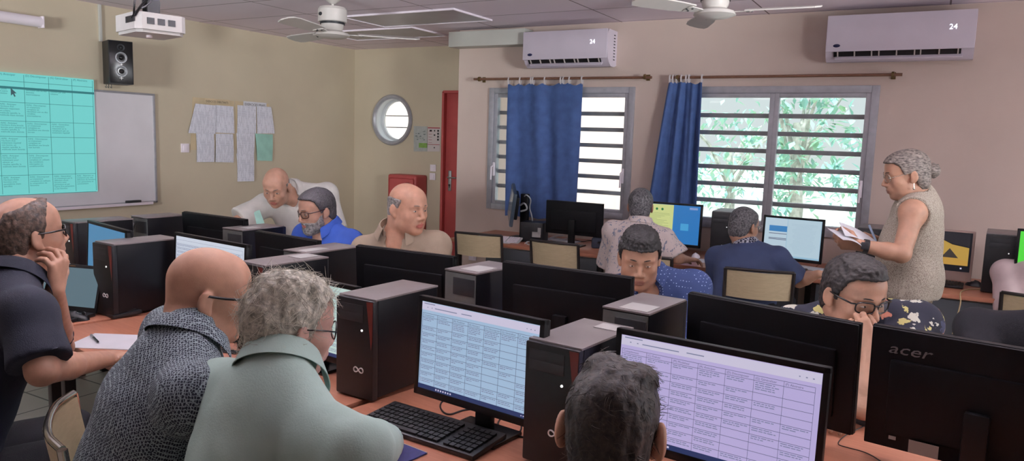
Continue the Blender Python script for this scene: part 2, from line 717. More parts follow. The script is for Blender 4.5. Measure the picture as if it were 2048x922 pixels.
ac_m = mat('air_con_plastic', (208, 198, 210), .45, var=.015, vscale=5)
navy = mat('navy_badge', (22, 26, 70), .3)
led_w = mat('white_led', (255, 255, 255), .5, emit=(235, 245, 255), estr=1.3)


def air_con(label, x0, x1, z0, z1, shine):
    w, h, d = x1 - x0, z1 - z0, .21
    t = thing('air_conditioner', label, 'air conditioner', ((x0 + x1) / 2, YW, z0), 0, 'wall air conditioners above the windows')
    prof = [(0, 0.012), (-.05, 0), (-.12, .0), (-.165, .03), (-.2, .075), (-d, .12), (-d, h - .03), (-d + .03, h), (0, h)]
    M = Matrix(((0, 0, 1, 0), (1, 0, 0, 0), (0, 1, 0, 0), (0, 0, 0, 1)))
    MB().prism(prof, -w / 2, w / 2, M).build('body', ac_m, t, angle=25)
    # front panel proud of the body
    MB().box((0, -d - .004, h * .56 + .012), (w - .004, .014, h * .80), bevel=.005).build('front_panel', ac_m, t)
    # outlet slot and louvre
    ang = math.atan2(.075 - .03, .035)
    slot = MB().box((-.01, -.186, .054), (w * .86, .012, .05), Matrix.Rotation(-.9 + PI / 2, 4, 'X')).build('air_outlet', black_pl, t)
    mb = MB()
    for c in (-.29, -.0, .28):
        for k in (-1, 0, 1):
            mb.box((c * w + k * .12 * w, -.196, .05), (.008, .01, .046), Matrix.Rotation(-.9 + PI / 2, 4, 'X'))
        mb.box((c * w, -.193, .066), (.25 * w, .012, .006))
    mb.build('vane', mat('pale_vane_plastic', (190, 180, 176), .5), slot)
    MB().box((-.0, -.176, .022), (w * .86, .014, .034), Matrix.Rotation(-.75, 4, 'X'), bevel=.004).build('louvre', ac_m, t)
    mb = MB()
    mb.sphere((-w / 2 + .075, -d - .011, .105), .024, 20, scale=(1, .12, .5))
    mb.build('badge', navy, t)
    tm = text_mesh('24', .05, .0005)
    MB().mesh(tm, basis((w / 2 - .16, -d - .0125, h * .60), (1, 0, 0), (0, 0, 1))).build('temperature_display', led_w, t)
    mb = MB()
    for k in range(9):
        mb.box((w / 2 + .001, -.06 - .0, .06 + k * (h - .1) / 8), (.004, .03, .008))
    mb.build('side_vent', dark_gr, t)
    return t


air_con('smaller air conditioner above the wide blue curtain, beside the boxed duct', -3.285, -2.475, 2.245, 2.55, True)
air_con('larger air conditioner above the right window, top right', -.765, .165, 2.24, 2.56, False)

# ceiling fans
fan_w = mat('ivory_fan_enamel', (205, 200, 194), .4, var=.02)


def ceiling_fan(label, c, top, blade_angles, R=.62, drop=0.0):
    t = thing('ceiling_fan', label, 'ceiling fan', (c[0], c[1], 0), 0, 'ceiling fans')
    z = c[2]
    MB().lathe([(.012, HC), (.06, HC), (.06, HC - .03), (.02, HC - .06), (.012, HC - .06)]).cyl((0, 0, HC - .03), (0, 0, z + .06), .011, n=12).build('rod', fan_w, t)
    MB().lathe([(.0, z + .085), (.03, z + .08), (.095, z + .07), (.108, z + .05), (.108, z - .035), (.102, z - .04), (.0, z - .04)], n=36).build('motor_housing', fan_w, t, angle=30)
    MB().lathe([(.0, z - .038), (.092, z - .04), (.092, z - .056), (.0, z - .056)], n=36).build('vent_ring', dark_gr, t)
    MB().lathe([(.0, z - .055), (.085, z - .056), (.08, z - .085), (.07, z - .10), (.12, z - .12), (.13, z - .14), (.09, z - .155), (.0, z - .16)], n=36).build('rotor_hub', fan_w, t, angle=30)
    MB().sphere((.0, 0, 0), .02, 12, scale=(1, .3, .7)).build('badge', dark_gr, t, loc=(-.02, -.106, z + .01))
    for a in blade_angles:
        M = Matrix.Translation((0, 0, z - .125)) @ rotz(math.radians(a))
        br = MB()
        br.prism([(.09, -.02), (.13, -.028), (.22, -.045), (.23, -.03), (.23, .03), (.22, .045), (.13, .028), (.09, .02)], -.003, .003, M @ Matrix.Rotation(.15, 4, 'X'))
        bo = br.build('blade_bracket', fan_w, t)
        mb = MB()
        mb.prism([(.19, -.055), (.3, -.07), (R - .1, -.078), (R - .03, -.07), (R, -.03), (R, .03), (R - .03, .06), (R - .1, .068), (.3, .06), (.19, .048)],
                 .004, .012, M @ Matrix.Rotation(.22, 4, 'X'))
        mb.build('blade', fan_w, t, angle=25)
        sb = MB()
        for q in ((.2, 0.02), (.2, -.02), (.225, 0)):
            sb.cyl((M @ Matrix.Rotation(.15, 4, 'X')) @ Vector((q[0], q[1], -.007)), (M @ Matrix.Rotation(.15, 4, 'X')) @ Vector((q[0], q[1], 0)), .007, n=8)
        sb.build('bolt', dark_gr, bo)
    return t


c1 = atZ(665, 34, 5.6)
ceiling_fan('white ceiling fan nearer the corner, left of the boxed duct', c1, 0, (163, 45, 285), R=.66)
c2 = atZ(1432, -16, 4.6)
ceiling_fan('white ceiling fan above the curtains, mostly out of the top of the picture', c2, 0, (118, 238, 2), R=.62)

# recessed ceiling lights that are switched off; the glowing diffuser is for added fill fixtures
lit = mat('fill_diffuser', (250, 250, 250), .6, emit=(255, 246, 238), estr=3.0)


def ceiling_light(label, x, y, on, rot=0):
    t = thing('ceiling_light', label, 'ceiling light', (x, y, HC), rot, 'recessed ceiling lights')
    mb = MB()
    for a, b in (((-.6, -.3), (.6, -.28)), ((-.6, .28), (.6, .3)), ((-.6, -.28), (-.58, .28)), ((.58, -.28), (.6, .28))):
        mb.box2((a[0], a[1], -.016), (b[0], b[1], -.001))
    mb.build('frame', white_pl, t)
    MB().box2((-.58, -.28, -.010), (.58, .28, -.003)).build('diffuser', lit if on else mat('unlit_diffuser', (172, 168, 172), .35, var=.03), t)
    return t


ceiling_light('unlit ceiling light nearest the corner, beyond the left ceiling fan', -5.0, 6.05, False)
ceiling_light('unlit ceiling light over the boxed duct end, right of the left fan', -4.05, 5.35, False)

# projector on its ceiling bracket
pc = atZ(303, 52, 3.75)
pj = thing('projector', 'white projector hanging from a black ceiling bracket with looping cables', 'projector', pc, math.radians(-14))
pw = mat('projector_white', (205, 205, 203), .45, var=.02)
mb = MB()
M = Matrix.Identity(4)
out = [(-.15, -.11), (-.13, -.125), (.12, -.125), (.15, -.1), (.15, .09), (.13, .115), (-.13, .115), (-.15, .09)]
mb.prism(out, -.035, .045)
mb.prism([(x * .93, y * .93) for x, y in out], -.05, -.035)
mb.build('case', pw, pj, angle=25)
MB().cyl((-.152, -.03, .01), (-.172, -.03, .01), .034, n=24).cyl((-.172, -.03, .01), (-.176, -.03, .01), .028, n=24).build('lens', black_gl, pj)
mb = MB()
for k in range(6):
    mb.box((.02 + k * .02, -.1265, .012), (.013, .004, .03))
for k in range(3):
    mb.box((.151, -.06 + k * .05, .005), (.004, .035, .03))
mb.build('connector_panel', dark_gr, pj)
mb = MB()
mb.box((0, 0, .052), (.09, .09, .012), bevel=.003)
mb.box((-.03, 0, .10), (.012, .06, .10))
mb.box((.03, 0, .10), (.012, .06, .10))
mb.box((0, 0, .15), (.085, .05, .014))
mb.cyl((0, 0, .15), (0, 0, HC - pc.z), .02, n=14)
mb.build('ceiling_bracket', black_pl, pj)
mb = MB()
zc = HC - pc.z
mb.tube([(.01, -.02, zc - .005), (.06, -.04, .20), (.13, -.06, .135), (.24, -.07, .17), (.28, -.09, .12), (.22, -.13, .06), (.16, -.135, .02)], .006, 6, smooth=2)
mb.tube([(.0, -.02, zc - .005), (.05, -.05, .18), (.1, -.09, .14), (.15, -.13, .10), (.165, -.14, .06), (.13, -.13, .02)], .005, 6, smooth=2)
mb.tube([(.02, .02, zc - .005), (.08, -.0, .16), (.13, -.06, .08), (.14, -.12, .05), (.1, -.13, .015)], .004, 6, smooth=2)
mb.build('cable', black_pl, pj)
MB().cyl((.02, -.02, -.05), (.02, -.02, -.062), .014, n=12).build('foot_screw', white_pl, pj)

# roller-screen case at the far left, speaker, conduit
sc_ = tag(MB().cyl((XL + .07, 2.2, 2.40), (XL + .07, 3.36, 2.40), .042, n=20).box2((XL, 2.2, 2.37), (XL + .07, 3.36, 2.43)).build('screen_roller', white_pl),
          'white roller case mounted high on the wall at the left edge', 'projection screen')
MB().box2((XL + .03, 3.36, 2.355), (XL + .11, 3.372, 2.445), bevel=.004).build('end_cap', white_pl, sc_)
tag(MB().box2((XL, 3.872, 2.32), (XL + .02, 3.895, HC - .002), bevel=.002).build('cable_trunking', white_pt),
    'thin cream cable trunking running from the ceiling down to the black speaker', 'cable trunking')

spk = thing('wall_speaker', 'tall black loudspeaker on the wall above the whiteboard', 'speaker', (XL, 3.955, 1.96), 0)
MB().box((.13, 0, .182), (.22, .19, .36), math.radians(-20), bevel=.005).box((.02, 0, .2), (.05, .06, .1)).build('cabinet', black_pl, spk)
Ms = Matrix.Translation((.13, 0, 0)) @ rotz(math.radians(-20)) @ Matrix.Translation((.111, 0, 0))
mb = MB()
mb.box(Ms @ Vector((0.002, 0, .182)), (.006, .176, .346), math.radians(-20), bevel=.002)
mb.build('baffle', black_gl, spk)
cone = mat('silver_cone', (150, 152, 156), .35, metal=.4)
for z in (.222, .108):
    Mc = Ms @ Matrix.Translation((.004, 0, z)) @ Matrix.Rotation(PI / 2, 4, 'Y')
    d = MB().lathe([(.046, 0), (.046, .006), (.038, .007), (.024, -.004), (.022, .0)], M=Mc, n=28).build('cone', cone, spk)
    MB().lathe([(.0, .006), (.014, .004), (.023, .0), (.0, -.004)], M=Mc, n=20).build('dust_cap', black_gl, d)
MB().mesh(text_mesh('+', .06, .001), basis(Ms @ Vector((.006, -.02, .03)), Ms.to_3x3() @ Vector((0, 1, 0)), (0, 0, 1))).cyl(Ms @ Vector((.003, .0, .165)), Ms @ Vector((.008, 0, .165)), .008, n=10).build('maker_mark', mat('chalk_white', (230, 230, 230), .5), spk)
mb = MB()
mb.lathe([(.03, 0), (.03, .004), (.012, -.001), (.0, .004)], M=Ms @ Matrix.Translation((.004, 0, .305)) @ Matrix.Rotation(PI / 2, 4, 'Y'), n=20)
mb.build('tweeter', dark_gr, spk)
mb = MB()
for dy in (-.03, -.01, .015):
    mb.tube([(.05, dy - .03, .01), (.05, dy - .03, -.03), (.03, dy - .028, -.02)], .003, 5)
mb.build('wire', black_pl, spk)

# ------------------------------------------------------------------ left wall: whiteboard, projected page, papers
wb = thing('whiteboard', 'large whiteboard on the left wall, partly covered by the projected page', 'whiteboard', (XL, 3.0, .92))
wbm = mat('whiteboard_enamel', (226, 222, 226), .22, var=.02, vscale=3)
MB().box2((0, -1.6, 0), (.014, 1.362, .98)).build('board', wbm, wb)
mb = MB()
mb.box2((0, -1.62, .972), (.022, 1.372, .99), bevel=.003)
mb.box2((0, 1.352, -.01), (.022, 1.372, .972), bevel=.003)
mb.box2((0, -1.62, -.01), (.022, 1.372, .008), bevel=.003)
mb.build('frame', alu, wb)
mb = MB()
mb.box2((0, -1.6, -.02), (.06, 1.30, -.008), bevel=.003)
mb.box2((.055, -1.6, -.02), (.062, 1.30, .004), bevel=.002)
mb.build('pen_tray', white_pl, wb)
tag(MB().box((XL + .036, 4.12, .930), (.032, .14, .030), .02, bevel=.006).build('board_eraser', dark_gr),
    'dark felt board eraser lying in the tray of the whiteboard', 'eraser')

# the projected page
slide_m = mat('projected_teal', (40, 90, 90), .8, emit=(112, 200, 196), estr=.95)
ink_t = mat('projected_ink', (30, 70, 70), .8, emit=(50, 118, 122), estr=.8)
sl = thing('projected_page', 'bright teal projected document page with a table on the whiteboard', 'projection', (XL + .024, 3.80, 1.04))
SW, SH = 1.5, .95
MB().box2((0, -SW, 0), (.001, 0, SH)).build('page', slide_m, sl)
zr = [SH * (1 - (y - 65) / 735) for y in (65, 115, 150, 240, 352, 445, 548, 680, 800)]
cyl_ = [0, -.186, -.372, -.560, -.755, -.95, -1.14, -1.33, -1.49]
mb = MB()
for z in zr[1:]:
    mb.box2((.0012, -SW, z - .0016), (.0020, -.012, z + .0016))
for y in cyl_[1:]:
    mb.box2((.0012, y - .0015, 0.01), (.0020, y + .0015, zr[0] - .01))
mb.box2((.0012, -.014, 0.01), (.0020, -.011, zr[0] - .01))
mb.box2((.0011, -SW, zr[2] - .014), (.0018, -.0, zr[2] + .004))
mb.build('table_lines', ink_t, sl)
TXC = {
    (0, 1): '(F) Abstraire', (0, 2): '(G) Généraliser', (0, 3): '(D) Décomposer', (0, 4): '(A) Anticiper',
    (2, 4): 'le point\nun autre\nsolution', (2, 3): 'identifiant une ou des\ndonnées\nintermédiaires', (2, 2): 'solution par une\nsolution',
    (3, 3): 'D(N) : Décomposer\nun traitement\ncomplexe en\nidentifiant une ou des\nvariables\nintermédiaires', (3, 4): 'A(N) : Anticiper\nl\'écriture d\'un\nélément respectant\nun critère,\nméthode spécifié, la\nméthode étant donnée',
    (4, 3): 'D(N) : Décomposer\nun traitement\ncomplexe en\nidentifiant une donnée\nbornée', (4, 4): 'A(N) : Anticiper\nl\'écriture d\'une boucle\nbornée pour obtenir un\nrésultat spécifié, la\nméthode étant donnée', (4, 2): 'G(N) : Généraliser\nun traitement\nséquentiel en le\nremplaçant par un\ntraitement répétitif',
    (5, 3): 'D(N) : Décomposer\nun traitement\ncomplexe en\nidentifiant une boucle\nnon bornée', (5, 4): 'A(N) : Anticiper\nl\'écriture d\'un\ntraitement répétitif\nnon borné, un\nrésultat spécifié, la\nméthode étant donnée',
    (6, 3): 'D(N) : Décomposer\nun traitement\ncomplexe en utilisant\ndes conditions\nimbriquées ou\nconditionnelles', (6, 4): 'A(N) : Anticiper\nl\'écriture d\'un\ntraitement pour\nobtenir un\nrésultat spécifié, la\nméthode étant donnée',
    (7, 1): 'A(N) : Abstraire un\ntraitement par une\ndéfinition de fonction\navec paramètres et\ncommentaire', (7, 2): 'G(N) : Généraliser\nun traitement par la\ndéfinition d\'une\nfonction avec\nparamètre et par\nl\'ajout d\'un paramètre\nà une fonction', (7, 3): 'D(N) : Décomposer\nun traitement\ncomplexe en utilisant\nla composition de\nfonctions', (7, 4): 'A(N) : Anticiper\nl\'écriture d\'une\nfonction avec\nparamètres étant\nspécifiée',
}
mb = MB()
for (r, c), s_ in TXC.items():
    nl = s_.count('\n') + 1
    hgt = zr[r] - zr[r + 1] if r else zr[0] - zr[1]
    size = .019 if r else .022
    lh = min(.0168, (hgt - .012) / nl)
    for k, line in enumerate(s_.split('\n')):
        M = basis((.0022, cyl_[c] + .01, zr[r] - .022 - k * lh), (0, 1, 0), (0, 0, 1)) @ Matrix.Diagonal((.96, .92, 1, 1))
        mb.mesh(text_mesh(line, size if r else .024, 0.0), M)
mb.build('page_text', ink_t, sl)
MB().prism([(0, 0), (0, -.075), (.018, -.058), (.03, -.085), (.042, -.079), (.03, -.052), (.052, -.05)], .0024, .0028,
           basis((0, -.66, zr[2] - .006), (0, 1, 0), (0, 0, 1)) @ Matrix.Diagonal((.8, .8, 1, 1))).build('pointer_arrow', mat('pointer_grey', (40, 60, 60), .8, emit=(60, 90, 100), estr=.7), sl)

# papers pinned to the left wall
nb = NB('printed_paper', .8)
vz = nb.n('ShaderNodeTexWave', Scale=28.0, Distortion=0.0, _bands_direction='Z')
nb.l(nb.vec(), vz.inputs['Vector'])
ns = nb.n('ShaderNodeTexNoise', Scale=1.0, Detail=3.0)
nb.l(nb.vec((60, 60, 14)), ns.inputs['Vector'])
f1 = nb.math('GREATER_THAN', vz.outputs['Fac'], .62)
f2 = nb.math('GREATER_THAN', ns.outputs['Fac'], .5)
ink = nb.math('MULTIPLY', nb.math('MULTIPLY', f1, f2), .4)
paper_m = nb.color(nb.mix(ink, (224, 224, 234), (92, 96, 112)))
plain_paper = mat('plain_white_paper', (214, 214, 220), .8, var=.02)
green_paper = mat('pale_green_paper', (158, 205, 190), .8, var=.04, vscale=12)
yellowed = mat('yellowed_backing_paper', (205, 186, 152), .8, var=.05, vscale=6)


def wall_sheet(name, label, cat, px, m, X=XL, off=.004, bulge=.006, group=None, Y=None):
    """a sheet of paper on the wall from its four picture corners TL TR BR BL, put into the wall plane"""
    q = [(onX(u, v, X) if Y is None else onY(u, v, Y)) for u, v in px]
    n = Vector((1, 0, 0)) if Y is None else Vector((0, -1, 0))
    c = sum(q, Vector()) / 4
    rnd = random.Random(int(px[0][0] * 7 + px[0][1]))
    k1, k2 = rnd.uniform(-1, 1), rnd.uniform(.3, 1)

    def fn(u, v):
        p = q[0].lerp(q[1], u).lerp(q[3].lerp(q[2], u), v)
        b = bulge * (math.sin(PI * v) * .5 + k2 * v * v * (.6 + k1 * math.cos(PI * u)) + .3 * math.sin(PI * u))
        return p - c + n * (off + max(b, 0))
    mb = MB()
    mb.sheet(fn, 8, 10, .0012)
    o = mb.build(name, m, None, loc=c)
    return tag(o, label, cat, group)


G = 'papers pinned in the wall display'
wall_sheet('backing_sheet', 'yellowed poster backing behind the left half of the pinned papers', 'poster', [(385, 194), (468, 202), (470, 300), (380, 300)], yellowed, off=.001, bulge=0)
wall_sheet('backing_sheet', 'yellowed poster backing behind the right half of the pinned papers', 'poster', [(470, 202), (538, 208), (541, 262), (471, 300)], yellowed, off=.001, bulge=0)
wall_sheet('pinned_paper', 'slanting sheet at the top left of the pinned papers', 'paper', [(389, 207), (430, 211), (429, 268), (374, 266)], paper_m, off=.012, group=G)
wall_sheet('pinned_paper', 'second sheet from the left in the top row of pinned papers', 'paper', [(430, 210), (466, 213), (467, 267), (430, 265)], paper_m, off=.006, group=G)
wall_sheet('pinned_paper', 'third sheet from the left in the top row of pinned papers', 'paper', [(474, 210), (511, 213), (511, 267), (473, 266)], paper_m, off=.006, group=G)
wall_sheet('pinned_paper', 'sheet with a coloured heading at the top right of the pinned papers', 'paper', [(512, 212), (541, 214), (548, 267), (513, 267)], paper_m, off=.008, group=G)
wall_sheet('pinned_paper', 'leftmost glossy sheet in the lower row of pinned papers', 'paper', [(391, 267), (427, 267), (427, 324), (392, 324)], paper_m, off=.008, bulge=.012, group=G)
wall_sheet('pinned_paper', 'second glossy sheet in the lower row of pinned papers', 'paper', [(430, 267), (465, 268), (466, 325), (429, 324)], paper_m, off=.008, bulge=.012, group=G)
wall_sheet('pinned_paper', 'third sheet in the lower row, above the lowest hanging sheet', 'paper', [(471, 266), (508, 267), (506, 308), (472, 308)], paper_m, off=.012, group=G)
wall_sheet('pinned_paper', 'lowest hanging sheet of the pinned papers', 'paper', [(472, 307), (507, 303), (505, 362), (474, 363)], paper_m, off=.006, bulge=.014, group=G)
wall_sheet('pinned_paper', 'pale green sheet at the lower right of the pinned papers', 'paper', [(509, 267), (544, 269), (542, 322), (512, 321)], green_paper, off=.01, bulge=.014, group=G)


def wall_caption(label, px0, px1, body, size):
    o = wall_sheet('caption_strip', label, 'caption strip', [px0, px1, (px1[0], px1[1] + 9), (px0[0], px0[1] + 9)], yellowed if 'left' in label else plain_paper, off=.006, bulge=0, group='caption strips')
    a, b = onX(px0[0], px0[1] + 8, XL), onX(px1[0], px1[1] + 8, XL)
    d = (b - a).normalized()
    tm = text_mesh(body, size, 0)
    wd = max(v.co.x for v in tm.vertices)
    k = (b - a).length * .9 / wd
    MB().mesh(tm, basis(a + d * (b - a).length * .05 + Vector((.0075, 0, 0)) - o.location, d, (0, 0, 1)) @ Matrix.Diagonal((k, 1, 1, 1))).build('lettering', mat('print_black', (40, 40, 44), .8), o)


wall_caption('caption strip above the left half of the pinned papers', (408, 196), (458, 200), 'EXERCICES DEBUTANTS', .03)
wall_caption('white caption strip above the right half of the pinned papers', (486, 202), (532, 206), 'EXERCICES PPAPS', .034)


def wall_switch(label, o, n, size=.08, group='wall switches'):
    t = thing('wall_switch', label, 'switch', o, 0, group)
    s = Vector((abs(n[1]) * size + abs(n[0]) * .014, abs(n[0]) * size + abs(n[1]) * .014, size))
    MB().box(Vector(n) * .007, s, bevel=.003).build('plate', white_pl, t)
    s2 = Vector((abs(n[1]) * size * .55 + abs(n[0]) * .008, abs(n[0]) * size * .55 + abs(n[1]) * .008, size * .6))
    MB().box(Vector(n) * .016, s2, bevel=.002).build('rocker', white_pl, t)


wall_switch('white switch on the left wall, left of the pinned papers', onX(369, 296, XL), (1, 0, 0), .085)
wall_switch('upper white switch beside the red door', onY(867, 336, YR), (0, -1, 0))
wall_switch('lower white switch beside the red door', onY(866, 353, YR), (0, -1, 0))

wall_switch('white socket low on the window wall, beside the empty school chair', onY(946, 512, YW), (0, -1, 0), .085, 'wall sockets')

# notices beside the red door
nt1 = wall_sheet('notice_sheet', 'grey plan notice with a green box, beside the porthole', 'notice', [(828, 252), (855, 253), (855, 303), (828, 303)], mat('pale_plan_paper', (176, 180, 176), .7, var=.04, vscale=20), Y=YR, bulge=0, group='notices beside the door')
c_ = nt1.location
MB().box(Vector((.04, -.008, -.075)), (.12, .002, .055)).build('green_box', mat('notice_green', (130, 168, 84), .7, var=.1, vscale=60), nt1)
mb = MB()
rnd = random.Random(4)
for k in range(14):
    mb.box(Vector((rnd.uniform(-.07, .07), -.0075, rnd.uniform(-.02, .11))), (rnd.uniform(.006, .03), .002, rnd.uniform(.003, .012)))
mb.build('plan_marks', mat('plan_grey', (110, 120, 118), .7), nt1)
nt2 = wall_sheet('notice_sheet', 'white safety notice with red borders and black pictograms, beside the red door', 'notice', [(856, 254), (882, 255), (880, 303), (855, 303)], mat('notice_white', (206, 196, 194), .7), Y=YR, bulge=0, group='notices beside the door')
mb = MB()
mb.box(Vector((0, -.0075, .132)), (.17, .002, .012))
for k in range(5):
    mb.box(Vector((-.05, -.0075, .09 - k * .032)), (.045, .002, .004))
mb.box(Vector((0, -.0075, -.06)), (.17, .002, .006))
mb.build('red_border', mat('notice_red', (170, 70, 74), .7), nt2)
mb = MB()
for k in range(4):
    mb.box(Vector((.06, -.0075, .10 - k * .034)), (.022, .002, .022))
mb.box(Vector((-.045, -.0075, .1)), (.03, .002, .02)).box(Vector((.01, -.0075, .05)), (.02, .002, .016)).box(Vector((.01, -.0075, -.095)), (.012, .002, .016)).box(Vector((.01, -.0075, .1)), (.014, .002, .018))
mb.build('pictogram', mat('print_black', (40, 40, 44), .8), nt2)

# red cabinet behind the man in tan
cab = thing('red_cabinet', 'red plastic cabinet on the entry wall behind the man in the tan shirt', 'cabinet', (-5.38, YR, .35))
MB().box((0, -.11, .40), (.42, .22, .80), bevel=.03, seg=4).build('body', red_pt, cab)
MB().box((0, -.225, .40), (.36, .02, .72), bevel=.02, seg=3).build('door', red_pt, cab)
MB().box((.10, -.238, .70), (.05, .01, .03), bevel=.004).build('latch', mat('dark_red', (110, 30, 30), .5), cab)

# ------------------------------------------------------------------ curtains and rods
brass = mat('brown_wooden_rod', (120, 84, 66), .45, var=.15, vscale=30, stretch=(1, 12, 12))
ringm = mat('pale_curtain_tape', (214, 206, 206), .7)


def rod(label, x0, x1, z0, z1):
    t = thing('curtain_rod', label, 'curtain rod', ((x0 + x1) / 2, YW - .09, z0), 0, 'curtain rods')
    c = (x0 + x1) / 2
    MB().cyl((x0 - c, 0, 0), (x1 - c, 0, z1 - z0), .011, n=12).build('pole', brass, t)
    for x in (x0 + .06, x1 - .06):
        b = MB().box((x - c, .05, 0), (.016, .08, .016)).lathe([(.013, -.008), (.022, -.008), (.022, .008), (.013, .008)], M=Matrix.Translation((x - c, 0, 0)) @ Matrix.Rotation(PI / 2, 4, 'Y'), n=16)
        b.box((x - c, .086, 0), (.03, .008, .05))
        b.build('bracket', mat('dark_brass', (120, 98, 62), .4, metal=.6), t)
    return t


rod('curtain rod over the left barred window', -3.875, -2.115, 2.156, 2.150)
rod('curtain rod over the right barred window', -1.955, -.255, 2.146, 2.146)
cur_m = mat('blue_curtain_cotton', (70, 96, 148), .85, var=.08, vscale=14, bump=.25, bscale=300)


def curtain(label, top, bot, zt, zb, folds, amp, tabs, seed, flare=0.0, group='blue curtains'):
    x0, x1 = top
    b0, b1 = bot
    t = thing('curtain', label, 'curtain', ((x0 + x1) / 2, YW - .09, 0), 0, group)
    c = (x0 + x1) / 2
    rnd = random.Random(seed)
    ph = [rnd.uniform(0, 6.28) for _ in range(4)]

    def fn(u, v):
        sag = 0
        tabu = [(a - x0) / (x1 - x0) for a in tabs]
        d = min(abs(u - a) for a in tabu)
        sag = min(d * (x1 - x0), .05) * .45 * (1 - v) ** 12
        vv = v ** .9
        uu = u + .035 * math.sin(3 * v + ph[2]) * math.sin(PI * u)
        x = (x0 + (x1 - x0) * uu) * (1 - vv) + (b0 + (b1 - b0) * uu) * vv
        a = amp * (.35 + .65 * min(1, v * 2.5))
        y = a * (math.sin(2 * PI * folds * u + ph[0] + .7 * v) + .5 * math.sin(2 * PI * folds * 1.7 * u + ph[1] - v))
        z = zt + (zb - zt) * v - sag + (.006 * math.sin(25 * u + ph[3]) * v)
        return (x - c, y, z)
    MB().sheet(fn, 90, 40, .003).build('cloth', cur_m, t, angle=60)
    for x in tabs:
        u = (x - x0) / (x1 - x0)
        yb = fn(u, 0)[1]
        mb = MB()
        w = .022
        pts = [(yb, zt - .012), (-.014, zt + .012), (-.017, zt + .035), (-.008, zt + .054), (.004, zt + .056), (.016, zt + .04), (.014, zt + .012), (yb + .004, zt - .012)]

        def tf(a, b):
            k = a * (len(pts) - 1)
            i = min(int(k), len(pts) - 2)
            f_ = k - i
            return (x - c + (b - .5) * w * .6, pts[i][0] * (1 - f_) + pts[i + 1][0] * f_, pts[i][1] * (1 - f_) + pts[i + 1][1] * f_)
        mb.sheet(tf, 21, 1, .002)
        mb.build('tab', ringm, t)
    return t


curtain('wide blue curtain hanging in front of the left window', (-3.495, -2.745), (-3.475, -2.765), 2.112, .885, 2.6, .017,
        [-3.49, -3.37, -3.255, -3.235, -3.115, -2.955, -2.93, -2.87, -2.75], 5)
curtain('narrow blue curtain bunched at the left end of the right rod', (-1.962, -1.686), (-2.115, -1.655), 2.112, .80, 3.2, .028,
        [-1.955, -1.93, -1.90, -1.86, -1.82, -1.795, -1.69], 11)
# ------------------------------------------------------------------ tables of the two facing rows
def wood(name, c1, c2):
    nb = NB(name, .42)
    ns = nb.n('ShaderNodeTexNoise', Scale=2.0, Detail=6.0, Distortion=.6)
    nb.l(nb.vec((3, 40, 40)), ns.inputs['Vector'])
    rp = nb.n('ShaderNodeMapRange', From__Min=.3, From__Max=.7)
    nb.l(ns.outputs['Fac'], rp.inputs['Value'])
    return nb.color(nb.mix(rp.outputs[0], c1, c2))


top_m = wood('orange_beech_laminate', (166, 108, 84), (180, 121, 96))
edge_m = mat('orange_edge_band', (186, 106, 76), .5)
ply_m = wood('pale_plywood', (188, 172, 138), (200, 184, 150))
leg_m = mat('dark_steel_tube', (44, 38, 38), .4, metal=.4, var=.1)
chrome = mat('chromed_tube', (190, 188, 180), .18, metal=1.0)
grey_panel = mat('dark_grey_panel', (70, 74, 80), .6, var=.05, vscale=5)
TZ = .73
RA = math.radians(-9.4)


def yc(x):
    return 2.12 - .1655 * (x + .9)


def table(label, cx, cy, L, D, rot, group, panel_side, cat='table', gpanel=None, name='computer_table', cut=0.0):
    t = thing(name, label, cat, (cx, cy, 0), rot, group)
    MB().box((0, 0, TZ - .014), (L, D, .028), bevel=.004).build('tabletop', top_m, t)
    for sx in (-1, 1):
        for sy in (-1, 1):
            MB().box((sx * (L / 2 - .06), sy * (D / 2 - .07), (TZ - .03) / 2), (.045, .045, TZ - .03), bevel=.004).build('leg', leg_m, t)
    MB().box((cut / 2, panel_side * (D / 2 - .03), TZ - .25), (L - .14 - cut, .018, .42)).build('modesty_panel', gpanel or grey_panel, t)
    return t


ca, sa = math.cos(RA), math.sin(RA)
for i, xc in enumerate((-3.92, -2.30, -.68)):
    for side, nm in ((-1, 'nearer'), (1, 'farther')):
        cx, cy = xc + (-sa) * side * .402 * 1.0, yc(xc) + ca * side * .402
        table('%s table of the double computer row, %s' % (nm, ('at its whiteboard end', 'in its middle', 'at its right end')[i]),
              cx, cy, 1.61, .80, RA, 'tables of the double computer row', -side)
for side, nm in ((-1, 'nearer'), (1, 'farther')):
    xc = .94
    table('%s table of the double computer row, beyond the right edge of the picture' % nm, xc - sa * side * .402, yc(xc) + ca * side * .402, 1.61, .80, RA,
          'tables of the double computer row', -side)

# worktops along the window wall: front edge y = 5.25
for i, (x0, x1, yf) in enumerate(((-3.62, -2.16, 5.30), (-2.155, -.70, 5.26), (-.695, .76, 5.30), (.765, 2.2, 5.30))):
    table(('desk under the wide blue curtain, at the left end of the window wall', 'desk under the narrow blue curtain with the mouse hand on it',
           'desk behind the standing woman', 'desk at the right edge of the picture')[i] , (x0 + x1) / 2, (yf + 6.09) / 2, x1 - x0, 6.09 - yf, 0, 'desks along the window wall', -1, 'desk', name='wall_desk', cut=.30 if i == 0 else 0.0)

# ------------------------------------------------------------------ computer towers
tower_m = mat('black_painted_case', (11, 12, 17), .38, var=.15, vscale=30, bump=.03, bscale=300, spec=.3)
sheen_grey = mat('top_sheen_grey', (118, 112, 112), .38, var=.04, vscale=8)  # grey of the light reflected off the black tower tops
rear_m = mat('galvanised_rear', (120, 126, 126), .42, metal=.5, var=.08, vscale=12)
redstrip = mat('red_accent', (104, 36, 30), .4)
label_m = mat('white_label', (172, 172, 170), .6)
white_mark = mat('white_mark', (225, 228, 230), .5)
led_m = mat('white_power_led', (255, 255, 255), .5, emit=(255, 255, 255), estr=1.5)


